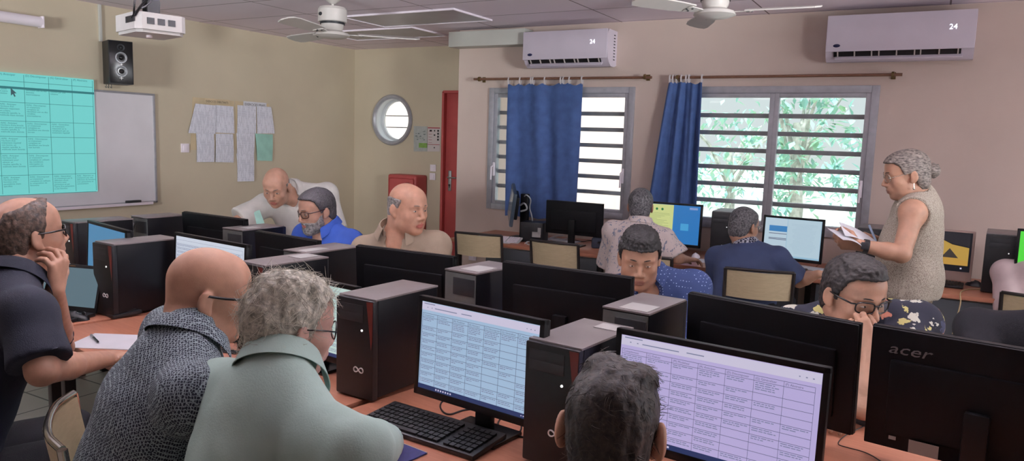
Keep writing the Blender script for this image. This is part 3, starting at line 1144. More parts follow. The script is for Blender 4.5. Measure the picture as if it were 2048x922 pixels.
def loop_mark(mb, M, s):
    pts = []
    for k in range(28):
        a = 2 * PI * k / 28
        d = 1 + math.sin(a) ** 2
        pts.append(M @ Vector((s * math.cos(a) / d, .0, s * 1.1 * math.sin(a) * math.cos(a) / d)))
    mb.tube(pts, s * .11, 5, closed=True)


def tower(label, loc, rot, front, paper=None, h=.338, w=.166, d=.325, group='computer towers on the double row', strip=True):
    """front: True when the front bezel looks to -y"""
    t = thing('computer_tower', label, 'computer tower', loc, rot + (0 if front else PI), group)
    MB().box((0, d / 2 + .008, h / 2 + .006), (w, d - .02, h - .012), bevel=.003).build('case', tower_m, t)
    MB().box((0, d / 2 + .004, h + .0015), (w, d - .004, .007), bevel=.002).build('top_sheen', sheen_grey, t)  # lighter grey slab paints the window reflection onto the black case
    b = MB().box((0, .006, h / 2 + .003), (w + .001, .026, h - .006), bevel=.006).build('front_bezel', black_pl, t)
    if strip:
        mb = MB()
        mb.prism([(w / 2 - .030, h - .004), (w / 2 - .002, h - .004), (w / 2 - .004, h * .60), (w / 2 - .008, h * .52)], -.0075, -.006,
                 Matrix(((1, 0, 0, 0), (0, 0, 1, 0), (0, 1, 0, 0), (0, 0, 0, 1))))
        mb.build('accent_strip', redstrip, b)
    MB().cyl((.035, -.0072, h * .70), (.035, -.0095, h * .70), .0035, n=12).build('power_button', led_m, b)
    mb = MB()
    loop_mark(mb, Matrix.Translation((.02, -.0075, h * .30)), .021)
    mb.build('loop_emblem', white_mark, b)
    mb = MB()
    for k, z in enumerate((h * .90, h * .82)):
        mb.box((-.015, -.0072, z), (.11, .003, .030), bevel=.002)
    mb.build('drive_cover', dark_gr, b)
    r = MB().box((0, d - .001, h / 2), (w - .008, .006, h - .012)).build('rear_panel', rear_m, t)
    mb = MB()
    mb.box((-.02, d + .003, h * .83), (.11, .004, .07), bevel=.002)
    mb.lathe([(.034, 0), (.034, .004), (.028, .004), (.026, .001), (.0, .001)], M=Matrix.Translation((-.02, d + .004, h * .55)) @ Matrix.Rotation(-PI / 2, 4, 'X'), n=20)
    mb.build('power_supply', dark_gr, r)
    mb = MB()
    for k in range(5):
        mb.box((.055, d + .003, h * .35 - k * .018), (.03, .004, .011))
    mb.build('port_block', black_pl, r)
    if paper:
        px, py, pw, pl_ = paper
        MB().box((px, py, h + .0062), (pw, pl_, .0016)).build('label', label_m, t)
    return t


def tower_px(label, uv, rot, front, **kw):
    p = onZ(uv[0], uv[1], TZ + .342)
    w = kw.get('w', .166)
    d = kw.get('d', .325)
    a = rot
    X = Vector((math.cos(a), math.sin(a), 0))
    Y = Vector((-math.sin(a), math.cos(a), 0))
    o = p + X * (w / 2)          # uv is the corner nearest the left of the side that faces the camera
    if not front:
        o = o + Y * d            # origin is at the front, away from the camera
    o.z = TZ
    return tower(label, o, rot, front, **kw)


R5 = math.radians(-5)
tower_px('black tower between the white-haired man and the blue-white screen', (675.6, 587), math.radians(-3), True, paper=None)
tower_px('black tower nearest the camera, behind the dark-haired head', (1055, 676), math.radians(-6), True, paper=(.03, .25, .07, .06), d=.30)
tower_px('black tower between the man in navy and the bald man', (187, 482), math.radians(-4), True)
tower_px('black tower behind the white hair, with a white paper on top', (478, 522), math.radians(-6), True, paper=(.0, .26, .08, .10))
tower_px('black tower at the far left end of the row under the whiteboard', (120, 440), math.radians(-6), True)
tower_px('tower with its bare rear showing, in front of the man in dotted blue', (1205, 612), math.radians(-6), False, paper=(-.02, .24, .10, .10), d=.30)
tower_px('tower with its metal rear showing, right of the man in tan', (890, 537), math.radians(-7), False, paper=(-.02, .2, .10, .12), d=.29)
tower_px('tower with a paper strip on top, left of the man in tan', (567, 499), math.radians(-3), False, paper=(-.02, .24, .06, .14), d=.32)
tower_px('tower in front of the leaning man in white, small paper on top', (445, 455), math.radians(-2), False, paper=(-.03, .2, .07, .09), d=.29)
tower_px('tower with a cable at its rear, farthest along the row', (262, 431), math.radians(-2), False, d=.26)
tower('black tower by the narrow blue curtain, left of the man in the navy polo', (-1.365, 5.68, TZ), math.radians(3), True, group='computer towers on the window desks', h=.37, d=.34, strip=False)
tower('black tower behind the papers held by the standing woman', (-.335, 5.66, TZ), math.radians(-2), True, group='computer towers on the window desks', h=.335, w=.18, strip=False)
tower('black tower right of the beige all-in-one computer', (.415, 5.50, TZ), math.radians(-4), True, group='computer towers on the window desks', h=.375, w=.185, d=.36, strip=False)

# ------------------------------------------------------------------ monitors
bez = mat('black_bezel', (10, 10, 13), .4, spec=.3, bump=.02, bscale=300)
back_m = mat('matte_black_back', (9, 10, 14), .5, spec=.22, var=.2, vscale=60, bump=.05, bscale=500)
rim = mat('grey_top_rim', (150, 150, 152), .4)


def screen_mat(name, rgb, s=1.0):
    return mat(name, (6, 6, 8), .35, emit=rgb, estr=s)


def monitor(label, loc, rot, w, h, z0, screen=None, tilt=3.0, stand=True, group='monitors on the double row', bezel=.016, stand_dx=0.0, frame_m=None, extra=None, name='monitor'):
    """screen looks to local -y; z0 = clearance under the panel"""
    t = thing(name, label, 'monitor', loc, rot, group)
    fm = frame_m or bez
    M = Matrix.Translation((0, 0, z0 + h / 2)) @ Matrix.Rotation(math.radians(-tilt), 4, 'X')
    mb = MB()
    q = M.to_quaternion().to_matrix().to_4x4()
    for c, s in (((0, 0, h / 2 - bezel / 2), (w, .022, bezel)), ((0, 0, -h / 2 + bezel * .7), (w, .022, bezel * 1.4)),
                 ((-w / 2 + bezel / 2, 0, 0), (bezel, .022, h)), ((w / 2 - bezel / 2, 0, 0), (bezel, .022, h))):
        mb.box(M @ Vector(c), s, q, bevel=.003)
    mb.build('bezel', fm, t)
    sm = MB().box(M @ Vector((0, -.004, bezel * .2)), (w - 2 * bezel + .002, .008, h - 2.4 * bezel + .002), q).build('screen', screen or black_gl, t)
    mb = MB()
    mb.box(M @ Vector((0, .016, 0)), (w - .004, .014, h - .004), q, bevel=.004)
    mb.box(M @ Vector((0, .024, -.02)), (w * .80, .018, h * .62), q, bevel=.0085)
    bk = mb.build('back_cover', back_m if frame_m is None else frame_m, t)
    if stand:
        mb = MB()
        mb.box((stand_dx, .045, (z0 + h * .45) / 2 + .005), (.058, .026, z0 + h * .45), bevel=.006)
        mb.build('stand_neck', bez, t)
        MB().box((stand_dx, .03, .007), (.20, .14, .014), bevel=.006).build('stand_base', black_gl, t)
    t_ = (t, sm, M, w, h, bezel)
    if extra:
        extra(*t_)
    return t


ink_d = mat('screen_text_ink', (10, 10, 14), .6, emit=(92, 96, 128), estr=.8)
ink_m = mat('screen_text_grey', (10, 10, 14), .6, emit=(122, 128, 160), estr=.9)
ink_blue = mat('screen_dark_blue', (8, 8, 14), .6, emit=(44, 58, 104), estr=.8)
page_hi = mat('screen_page_white', (8, 8, 8), .6, emit=(206, 200, 224), estr=.9)


def doc_page(rows, cols, empty, seed, taskbar=True, head=True, ink=None):
    """browser page with a table: lines, word strokes and column headings lie on the screen"""
    def f(t, sm, M, w, h, bz):
        rnd = random.Random(seed)
        W, H_ = w - 2 * bz, h - 2.4 * bz
        y = -.0086

        def P(x, z):
            return M @ Vector((-W / 2 + x * W, y, bz * .2 + H_ / 2 - z * H_))
        q = M.to_quaternion().to_matrix().to_4x4()
        mb = MB()
        x0, x1 = .01, .975
        z0, z1 = .13 if head else .06, .955
        zs = [z0 + (z1 - z0) * (i / rows) for i in range(rows + 1)]
        zs[1] = z0 + .045 if head else zs[1]
        xs_ = [x0 + (x1 - x0) * i / cols for i in range(cols + 1)]
        lw = .0009
        for z in zs:
            mb.box(P((x0 + x1) / 2, z), ((x1 - x0) * W, .0006, lw), q)
        for x in xs_:
            mb.box(P(x, (z0 + z1) / 2), (lw * .8, .0006, (z1 - z0) * H_), q)
        mb.build('table_lines', ink or ink_d, sm)
        mb = MB()
        for i in range(1, rows):
            for j in range(cols):
                if (j, i) in empty:
                    continue
                ch = (zs[i + 1] - zs[i])
                n = rnd.randint(2, max(2, int(ch * H_ / .0052) - 1))
                for k in range(n):
                    x = xs_[j] + .008
                    z = zs[i] + .012 + k * .0051 / H_
                    end = xs_[j + 1] - .01 - (rnd.uniform(0, .08) if k == n - 1 else rnd.uniform(0, .03))
                    while x < end - .006:
                        l_ = min(rnd.uniform(.008, .032), end - x)
                        mb.quad(P(x, z), P(x + l_, z), P(x + l_, z + .0021 / H_), P(x, z + .0021 / H_))
                        x += l_ + .004
        mb.build('text_lines', ink_m, sm)
        if head:
            names = ['Compétences', '(C) Evaluer', '(M) Modéliser', '(A) Anticiper', '(D) Décomposer', '(G) Généraliser', '(F) Abstraire']
            mb = MB()
            for j in range(cols):
                mb.mesh(text_mesh(names[j % 7], .0078, 0.0), basis(P(xs_[j] + .006, zs[0] + .032), M.to_3x3() @ Vector((1, 0, 0)), M.to_3x3() @ Vector((0, 0, 1))))
            mb.build('column_headings', ink_d, sm)
            mb = MB()
            mb.box(P(.5, .05), (W * .998, .0005, H_ * .088), q)
            ab = mb.build('browser_bar', page_hi, sm)
            mb = MB()
            for x, l_, z in ((.02, .1, .02), (.05, .008, .06), (.09, .008, .06), (.12, .2, .06), (.36, .09, .055), (.90, .006, .06), (.93, .008, .06), (.96, .008, .06)):
                mb.box(P(x + l_ / 2, z), (l_ * W, .0008, .0025), q)
            mb.build('browser_icons', ink_m, sm)
        if taskbar:
            MB().box(P(.5, .975), (W, .0008, H_ * .05), q).build('taskbar', ink_blue, sm)
            mb = MB()
            for k in range(7):
                mb.box(P(.17 + k * .022, .976), (.005, .0010, .005), q)
            for k in range(5):
                mb.box(P(.90 + k * .018, .976), (.0035, .0010, .003), q)
            mb.build('taskbar_icons', page_hi, sm)
    return f


def mon_px(label, tl, tr, ztop, z0, screen=None, back=False, w=None, **kw):
    """monitor whose top edge seen from the camera runs from tl to tr (tr may be None with w and ang)"""
    if tr is None or isinstance(tr, float):
        a = onZ(tl[0], tl[1], ztop)
        ang = math.radians(tr)
        b = a + Vector((math.cos(ang), math.sin(ang), 0)) * w
    elif tl is None or isinstance(tl, float):
        b = onZ(tr[0], tr[1], ztop)
        ang = math.radians(tl)
        a = b - Vector((math.cos(ang), math.sin(ang), 0)) * w
    else:
        a, b = onZ(*tl, ztop), onZ(*tr, ztop)
        ang = math.atan2(b.y - a.y, b.x - a.x)
    W = (b - a).length
    h = ztop - TZ - z0
    c = (a + b) / 2
    t_ = kw.get('tilt', 3.0)
    rot = ang + (PI if back else 0)
    # the tilted top edge sits behind the foot of the panel
    off = math.sin(math.radians(t_)) * h / 2
    n = Vector((-math.sin(rot), math.cos(rot), 0))
    c = c - n * off + n * (-.011 if back else .011) * (1 if not back else -1)
    return monitor(label, (c.x, c.y, TZ), rot, W, h, z0, screen, **kw)


blue_pg = screen_mat('screen_pale_blue_page', (160, 186, 214), .95)
lav_pg = screen_mat('screen_lavender_page', (182, 170, 216), .95)
mon_px('monitor with a pale blue table page, over the black keyboard', (837, 590), (1090, 642), 1.12, .085, blue_pg,
       extra=doc_page(11, 7, {(4, 6), (4, 7), (5, 2), (5, 3), (5, 4), (5, 7), (5, 8), (6, 2), (6, 3), (6, 4), (6, 5), (4, 8), (3, 9), (6, 6)}, 3))
mon_px('monitor with a lavender table page, right of the dark-haired head', (1233, 655), (1662, 737), 1.115, .075, lav_pg,
       extra=doc_page(11, 7, {(5, 2), (5, 4), (6, 1), (6, 2), (6, 3), (6, 4), (6, 6), (4, 7), (4, 8), (4, 9), (5, 8), (5, 9)}, 5))
mon_px('monitor with a white page behind the bald man in the patterned shirt', (348, 464), (493, 490), 1.11, .075, screen_mat('screen_white_page', (205, 212, 226), .95),
       extra=doc_page(14, 1, set(), 9, False, False, ink_m))
mon_px('monitor with a plain blue screen behind the laptop', (174, 440), (252, 461), 1.11, .075, screen_mat('screen_plain_blue', (74, 134, 176), .9))
mon_px('monitor with a pale greenish page beside the round glasses', -6.0, (711, 574), 1.072, .05, screen_mat('screen_pale_green_page', (190, 212, 206), .95), w=.46,
       extra=doc_page(12, 3, {(2, 3), (2, 4), (2, 5), (2, 6), (2, 7), (2, 8), (2, 2), (1, 4)}, 12, True, False, ink_m))

lit_pg = screen_mat('screen_white_glow', (214, 220, 232), 1.6)
# backs of the far row
mon_px('black monitor back left of the leaning man in white', (373, 422), (497, 438), 1.11, .06, lit_pg, back=True)
mon_px('black monitor back in front of the man in the blue polo', (519, 460), -7.6, 1.075, .05, lit_pg, back=True, w=.52)
mon_px('black monitor back in front of the man in tan', (720, 488), (915, 512), 1.105, .06, lit_pg, back=True)
mon_px('black monitor back left of the man in dotted blue', (1012, 520), (1270, 553), 1.12, .06, lit_pg, back=True)
mon_px('black monitor back in front of the man in the floral shirt', (1385, 582), (1727, 645), 1.12, .06, lit_pg, back=True)


def acer_back(t, sm, M, w, h, bz):
    q = M.to_3x3()
    tm = text_mesh('acer', .052, .0006, shear=.25)
    MB().mesh(tm, basis(M @ Vector((w / 2 - .045, .0245, h / 2 - .068)), q @ Vector((-1, 0, 0)), q @ Vector((0, 0, 1))) @ Matrix.Diagonal((1.15, .8, 1, 1))).build('maker_lettering', mat('dull_silver_print', (112, 112, 114), .4), t)
    q4 = q.to_4x4()
    MB().box(M @ Vector((w / 2 - .155, .0415, -h / 2 + .03)), (.072, .002, .036), q4).build('rating_label', mat('grey_label', (150, 140, 132), .6), t)
    MB().box(M @ Vector((w / 2 - .075, .0265, -h / 2 + .035)), (.018, .002, .010), q4).build('barcode_label', label_m, t)


mon_px('black monitor back with dull lettering at the lower right corner of the picture', (1750, 645), -9.0, 1.12, .045, lit_pg, back=True, w=.54, extra=acer_back)

# ------------------------------------------------------------------ window-desk screens
green_m = screen_mat('screen_green', (84, 214, 66), 1.0)


def two_panes(c1, c2, split, kind):
    def f(t, sm, M, w, h, bz):
        W, H_ = w - 2 * bz, h - 2.4 * bz
        q = M.to_quaternion().to_matrix().to_4x4()

        def P(x, z, y=-.0086):
            return M @ Vector((-W / 2 + x * W, y, bz * .2 + H_ / 2 - z * H_))
        MB().box(P(split / 2, .48), (split * W, .0006, H_ * .95), q).build('left_page', c1, sm)
        if kind == 'mail':
            MB().box(P((1 + split) / 2, .48), ((1 - split) * W * .97, .0006, H_ * .95), q).build('right_page', c2, sm)
            MB().box(P(.24, .27, -.0092), (.32 * W, .0006, .15 * H_), q).build('blue_banner', mat('banner_blue', (8, 8, 8), .6, emit=(60, 130, 190), estr=.9), sm)
            mb = MB()
            for z in (.40, .52, .55):
                mb.box(P(.24, z, -.0092), (.32 * W, .0006, .008 * H_ * 2), q)
            mb.build('heading_lines', ink_d, sm)
            mb = MB()
            rnd = random.Random(2)
            for k in range(22):
                mb.box(P(.70, .12 + k * .036, -.0092), (.46 * W * rnd.uniform(.6, 1), .0006, .006 * H_), q)
            mb.build('text_lines', mat('faint_ink', (8, 8, 8), .6, emit=(160, 186, 206), estr=.9), sm)
        else:
            mb = MB()
            rnd = random.Random(6)
            for k in range(16):
                ln = split * rnd.uniform(.3, .7)
                mb.box(P(.12 + ln / 2 + .05, .24 + k * .036, -.0092), (ln * W, .0006, .006 * H_), q)
            mb.build('text_lines', mat('page_ink_green', (8, 8, 8), .6, emit=(120, 140, 96), estr=.9), sm)
            mb = MB()
            for k, x in enumerate((.16, .26, .36, .45)):
                mb.lathe([(.010, 0), (.010, .0004), (.005, .0004), (.005, 0)], M=Matrix.Translation(P(x * .95, .13, -.0092)) @ q @ Matrix.Rotation(PI / 2, 4, 'X'), n=14)
            mb.build('page_emblem', mat('emblem_green', (8, 8, 8), .6, emit=(40, 120, 70), estr=.9), sm)
            MB().box(P(.78, .56, -.0092), (.12 * W, .0006, .18 * H_), q).build('desktop_window', mat('lighter_blue', (8, 8, 8), .6, emit=(70, 160, 214), estr=.9), sm)
            mb = MB()
            for k in range(3):
                mb.box(P(.9, .05 + k * .02, -.0092), (.12 * W, .0006, .007 * H_), q)
            mb.build('desktop_text', page_hi, sm)
    return f


def mon_wall(label, tl, tr, y, h, z0, screen, **kw):
    a, b = onY(*tl, y), onY(*tr, y)
    W = (b - a).length
    c = (a + b) / 2
    zt = (a.z + b.z) / 2
    ang = kw.pop('ang', 0)
    t = monitor(label, (c.x, y, TZ), math.radians(ang), W / max(.3, abs(math.cos(math.radians(ang)))), zt - TZ - z0, z0, screen, group='monitors on the window desks', **kw)
    return t


mon_wall('screen with a pale yellow page, in front of the man in the printed shirt', (1268, 402), (1406, 408), 5.72, 0, .07,
         screen_mat('screen_desktop_blue', (46, 120, 190), .9), extra=two_panes(mat('page_yellow', (8, 8, 8), .6, emit=(206, 214, 142), estr=.9), None, .60, 'doc'))
mon_wall('screen with two pale pages, right of the man in the navy polo', (1527, 428), (1651, 441), 5.55, 0, .07,
         screen_mat('screen_pale_pages', (150, 190, 214), .9), ang=-6, extra=two_panes(mat('page_blue_l', (8, 8, 8), .6, emit=(186, 208, 222), estr=.9), mat('page_blue_r', (8, 8, 8), .6, emit=(182, 206, 220), estr=.9), .40, 'mail'))
mon_wall('monitor with a bright green screen at the right edge', (2036, 457), (2170, 466), 5.45, 0, .10, green_m)
# monitor turned with its dark back to the room
mon_wall('dark monitor with its flat back to the room, under the wide curtain', (1095, 402), (1208, 405), 5.62, 0, .09, None, ang=180, tilt=1)


def beige_aio():
    a, b = onY(1862, 444, 5.72), onY(1954, 449, 5.72)
    b_l = onY(1945, 572, 5.72)
    W, c = .47, None
    t = thing('all_in_one_computer', 'beige all-in-one computer showing a beach arch picture, beside the standing woman', 'computer', ((b.x - W / 2), 5.72, TZ), math.radians(-3))
    h = .335
    z0 = .03
    cas = mat('beige_case', (176, 152, 142), .45, var=.03)
    mb = MB()
    mb.box((0, .0, z0 + h / 2), (W, .04, h), bevel=.008)
    mb.box((0, .04, z0 + h / 2), (W * .8, .06, h * .8), bevel=.02)
    mb.build('case', cas, t)
    sw, sh, zc_ = W - .03, h - .075, z0 + h - .012 - (h - .075) / 2
    s = MB().box((0, -.021, zc_), (sw, .004, sh)).build('screen', mat('screen_black_border', (8, 8, 10), .3, emit=(14, 16, 24), estr=1), t)

    def poly(name, pts, rgb, y):
        MB().prism([(-sw / 2 + x * sw, zc_ + sh / 2 - z * sh) for x, z in pts], y, y + .0006,
                   Matrix(((1, 0, 0, 0), (0, 0, 1, 0), (0, 1, 0, 0), (0, 0, 0, 1)))).build(name, mat('picture_' + name, (6, 6, 6), .5, emit=rgb, estr=.9), s)
    poly('sky', [(.0, .1), (.3, .1), (.55, .2), (.62, .4), (.6, .58), (.0, .6)], (70, 160, 220), -.0236)
    poly('rock_arch', [(.55, .16), (.75, .32), (.97, .38), (.97, .76), (.3, .78), (.57, .6), (.62, .4)], (186, 150, 70), -.0240)
    poly('sand', [(.0, .62), (.58, .6), (.97, .72), (.97, .84), (.0, .84)], (190, 146, 66), -.0244)
    poly('cave_shadow', [(.62, .66), (.72, .42), (.84, .66)], (60, 54, 50), -.0248)
    poly('cave_roof', [(.3, .02), (.97, .02), (.97, .36), (.76, .3), (.55, .16), (.3, .09)], (36, 36, 42), -.0244)
    MB().box((sw / 2 - .05, -.0245, zc_ - sh / 2 + .022), (.01, .001, .01)).build('taskbar_clock', page_hi, s)
    mb = MB()
    mb.box((0, .06, .012), (.24, .2, .016), bevel=.006)
    mb.box((0, .08, .08), (.10, .02, .14), bevel=.006)
    mb.build('foot', cas, t)
    return t


beige_aio()

# the tilted screen on an arm with a mini computer at its foot, left end of the desk
ts = thing('monitor', 'dark monitor turned sideways at the left end of the window desk', 'monitor', (-3.20, 5.66, TZ), 0, 'monitors on the window desks')
Mt = Matrix.Translation((0, 0, .30)) @ rotz(math.radians(-58)) @ Matrix.Rotation(math.radians(8), 4, 'Y') @ Matrix.Rotation(math.radians(-6), 4, 'X')
q = Mt.to_quaternion().to_matrix().to_4x4()
MB().box(Mt @ Vector((0, 0, 0)), (.47, .03, .29), q, bevel=.008).build('bezel', mat('slate_bezel', (52, 66, 78), .35), ts)
MB().box(Mt @ Vector((0, -.0155, 0)), (.45, .003, .265), q).build('screen', mat('switched_off_screen', (60, 82, 96), .15), ts)
MB().box(Mt @ Vector((0, .03, 0)), (.30, .04, .2), q, bevel=.01).build('back_cover', back_m, ts)
mb = MB().box((.10, .05, .20), (.07, .05, .40), bevel=.01)
mb.box((.09, .05, .008), (.24, .2, .016), bevel=.006)
mb.build('stand', bez, ts)
mb = MB()
mb.tube([(.11, .02, .38), (.15, -.02, .40), (.19, .0, .36), (.16, .02, .28), (.20, .0, .22), (.2, .03, .1)], .006, 6, smooth=2)
mb.tube([(.08, .0, .3), (.14, -.03, .33), (.17, -.02, .27), (.1, -.02, .25)], .008, 6, smooth=2)
mb.build('cable', mat('pale_cable', (170, 172, 174), .5), ts)
mpc = thing('mini_computer', 'small black desktop computer with a white sticker, at the foot of the sideways monitor', 'computer', (-2.96, 5.64, TZ), math.radians(12))
MB().box((0, 0, .085), (.20, .19, .17), bevel=.006).build('case', black_pl, mpc)
mb = MB().box((.045, -.096, .07), (.075, .002, .045)).box((.07, -.096, .10), (.028, .002, .06))
mb.build('sticker', label_m, mpc)
MB().box((-.05, -.0965, .13), (.03, .003, .01)).build('drive_slot', dark_gr, mpc)

# ------------------------------------------------------------------ keyboards, mice and small things
key_m = mat('black_key', (22, 22, 26), .5)
keyw_m = mat('pale_key', (196, 196, 198), .5)
silver_m = mat('silver_keyboard', (150, 152, 156), .4, metal=.3)


def keyboard(label, loc, rot, w=.44, d=.155, body=None, keys=None, group=None, tilt=4):
    t = thing('keyboard', label, 'keyboard', loc, rot, group)
    R_ = Matrix.Rotation(math.radians(tilt), 4, 'X')
    MB().box(R_ @ Vector((0, 0, .014)), (w, d, .016), R_, bevel=.005).build('body', body or black_pl, t)
    mb = MB()
    rows, cols = 6, 21
    kw = (w - .03) / cols
    for r in range(rows):
        for c in range(cols):
            if c in (15, 19) and r < 6 and c == 15:
                continue
            if r == 0 and 4 <= c <= 10:
                if c != 7:
                    continue
                mb.box(R_ @ Vector((-w / 2 + .015 + (c + .5) * kw, -d / 2 + .018 + r * (d - .03) / rows, .0255)), (kw * 6.6, .017, .007), R_)
                continue
            mb.box(R_ @ Vector((-w / 2 + .015 + (c + .5) * kw, -d / 2 + .018 + r * (d - .03) / rows, .0255)), (kw * .82, .017, .007), R_)
    mb.build('keys', keys or key_m, t)
    return t


def mouse(label, loc, rot, m=None, group=None, wheel=True):
    t = thing('mouse', label, 'mouse', loc, rot, group)
    mb = MB()

    def fn(u, v):
        a = 2 * PI * u
        x, y = math.cos(a), math.sin(a)
        k = math.sin(v * PI / 2)
        return (.031 * x * k * (1 + .08 * y), .056 * y * k, .002 + .034 * (max(0, 1 - k ** 2.4)) ** .6 * (1 - .18 * y))
    mb.sheet(fn, 28, 12)
    mb.cyl((0, 0, 0), (0, 0, .003), .03, n=20)
    mb.build('shell', m or black_pl, t, angle=60)
    MB().cyl((-.004, .032, .031), (.004, .032, .031), .008, n=12).build('scroll_wheel', dark_gr, t)
    return t


kc = (onZ(725, 842, .745) + onZ(782, 805, .745) + onZ(1010, 870, .745) + onZ(948, 918, .745)) / 4
keyboard('black keyboard in front of the pale blue screen', (kc.x, kc.y, TZ), math.radians(-4), .435, .165, group='keyboards')
p = onZ(1990, 915, TZ + .02)
keyboard('silver keyboard under the monitor at the lower right corner', (.22, 2.52, TZ), PI - math.radians(10), .42, .15, silver_m, keyw_m, group='keyboards')
p = onZ(1018, 466, TZ)
keyboard('white keyboard propped in front of the sideways monitor', (-3.20, 5.44, TZ), math.radians(10), .40, .14, keyw_m, white_pl, group='keyboards', tilt=14)
p = onZ(1895, 575, TZ)
keyboard('dark keyboard in front of the beige all-in-one computer', (p.x - .12, p.y + .06, TZ), math.radians(-3), .42, .14, group='keyboards')
keyboard('black keyboard in front of the yellow page screen', (-1.80, 5.42, TZ), 0, .40, .13, group='keyboards')
keyboard('black keyboard beside the laptop, lit green', (onZ(185, 630, TZ).x - .02, onZ(185, 630, TZ).y + .1, TZ), math.radians(-10), .38, .13, group='keyboards')

p = onZ(154, 640, TZ)
mouse('black mouse on the table beside the laptop', (p.x, p.y, TZ), math.radians(-60), group='mice')
p = onZ(1734, 848, TZ)
mouse('black mouse on the orange table between two monitor backs', (p.x, p.y, TZ), math.radians(70), group='mice')
p = onZ(1948, 574, TZ)
mouse('dark mouse in front of the tower at the right', (p.x, p.y + .04, TZ), math.radians(60), dark_gr, group='mice')
pd = thing('mouse_pad', 'blue mouse pad beside the black keyboard, bottom of the picture', 'mouse pad', (onZ(772, 900, TZ).x, onZ(772, 900, TZ).y - .03, TZ), math.radians(-8))
MB().box((0, 0, .0025), (.20, .17, .005), bevel=.002).build('cloth_top', mat('blue_mouse_pad', (44, 44, 96), .7, var=.08, vscale=60), pd)
MB().box((0.0, .0855, .0026), (.20, .003, .0052)).build('edging', label_m, pd)
mouse('dark mouse on the blue mouse pad by the white-haired man', (pd.location.x - .03, pd.location.y - .0, TZ + .005), math.radians(30), dark_gr, group='mice')

# laptop
p = onZ(128, 628, TZ)
lp = thing('laptop', 'open black laptop beside the man in navy', 'laptop', (p.x, p.y, TZ), math.radians(16))
MB().box((0, -.1, .009), (.33, .22, .016), bevel=.004).build('base', black_pl, lp)
mb = MB()
for r in range(5):
    for c in range(14):
        mb.box((-.14 + c * .0215, -.03 - r * .02, .0185), (.017, .015, .003))
mb.build('keys', key_m, lp)
Ml = Matrix.Translation((0, .012, .014)) @ Matrix.Rotation(math.radians(-14), 4, 'X')
ql = Ml.to_quaternion().to_matrix().to_4x4()
ld = MB().box(Ml @ Vector((0, .004, .108)), (.33, .008, .218), ql, bevel=.003).build('lid', black_pl, lp)
MB().box(Ml @ Vector((0, -.0008, .112)), (.305, .002, .178), ql).build('screen', screen_mat('screen_grey_blue', (104, 128, 140), .75), ld)
MB().box(Ml @ Vector((0, -.0010, .209)), (.03, .002, .005), ql).build('webcam', mat('webcam_lens', (120, 90, 60), .3), ld)

# papers, pen and phone-like box between the seated men
p = onZ(205, 684, TZ)
tag(MB().box((0, 0, .0015), (.21, .297, .003)).build('paper_sheet', plain_paper, None, loc=(p.x + .04, p.y + .03, TZ), rot=math.radians(-62)),
    'white sheet of paper on the table left of the bald man', 'paper')
pn = thing('pen', 'dark pen lying on the white sheet of paper', 'pen', (p.x - .045, p.y - .005, TZ + .0085), math.radians(-20))
MB().cyl((-.06, 0, 0), (.06, 0, 0), .0045, n=10).cyl((.06, 0, 0), (.072, 0, 0), .0045, .001, n=10).build('barrel', black_gl, pn)
MB().cyl((-.065, 0, 0), (-.02, 0, 0), .0053, n=10).build('cap', steel, pn)
p = onZ(490, 700, TZ)
bx = thing('cable_box', 'small black box with cables on the table between the bald and the white-haired man', 'box', (p.x, p.y + .06, TZ), math.radians(10))
MB().box((0, 0, .05), (.10, .12, .10), bevel=.004).build('housing', black_gl, bx)
mb = MB()
for k in range(4):
    mb.tube([(-.05, -.02 + k * .01, .02), (-.10 - k * .02, .03, .004), (-.16, -.04 - k * .02, .004), (-.08, -.10 - k * .01, .004), (.0, -.09 - k * .012, .004)], .0028, 5, smooth=3)
mb.build('cable', black_pl, bx)


def cable(label, pts, r=.0028, m=None, group='cables on the tables', s=3):
    c = sum((Vector(p) for p in pts), Vector()) / len(pts)
    o = MB().tube([Vector(p) - c for p in pts], r, 6, smooth=s).build('cable', m or black_pl, None, loc=c)
    return tag(o, label, 'cable', group)


def zpx(pts, z=TZ + .003):
    return [onZ(u, v, z) for u, v in pts]


cable('black cable looping left under the pale blue screen', zpx([(905, 800), (885, 800), (878, 815), (895, 832), (925, 820), (945, 818)]))
cable('thin black cable curling right of the stand under the pale blue screen', zpx([(960, 812), (985, 835), (1010, 828), (990, 850), (1020, 868), (1050, 875)]))
cable('cable running along the table right of the black keyboard', zpx([(1000, 862), (1020, 872), (1045, 862), (1040, 840), (1025, 830)]))
cable('mouse cable looping over the orange table at the lower right', zpx([(1728, 852), (1690, 870), (1672, 888), (1690, 894), (1735, 905), (1765, 925)]), .0016)
cable('dark cable tangle at the foot of the dark monitor back', [onY(1205, 470, 5.6), onZ(1215, 478, TZ + .004), onZ(1195, 486, TZ + .004), onZ(1180, 480, TZ + .004), onZ(1165, 484, TZ + .004), onZ(1150, 480, TZ + .004)], .004)
cable('white cables heaped before the dark monitor back', zpx([(1090, 480), (1105, 474), (1125, 480), (1145, 474), (1130, 484), (1110, 482), (1095, 478), (1110, 472), (1140, 470)], TZ + .006), .006, keyw_m)
cable('black cables between the yellow page screen and the tower', [onZ(1370, 492, TZ + .004), onZ(1385, 488, TZ + .004), onZ(1395, 498, TZ + .004), onZ(1405, 486, TZ + .004), onZ(1415, 492, TZ + .004)], .004)
cable('thin black cables under the two-page screen', zpx([(1590, 522), (1605, 512), (1615, 528), (1625, 520), (1648, 524)]), .003)
cable('dark cable heap under the beige all-in-one computer', zpx([(1872, 555), (1890, 545), (1905, 553), (1885, 558), (1900, 549), (1930, 555)], TZ + .005), .005)
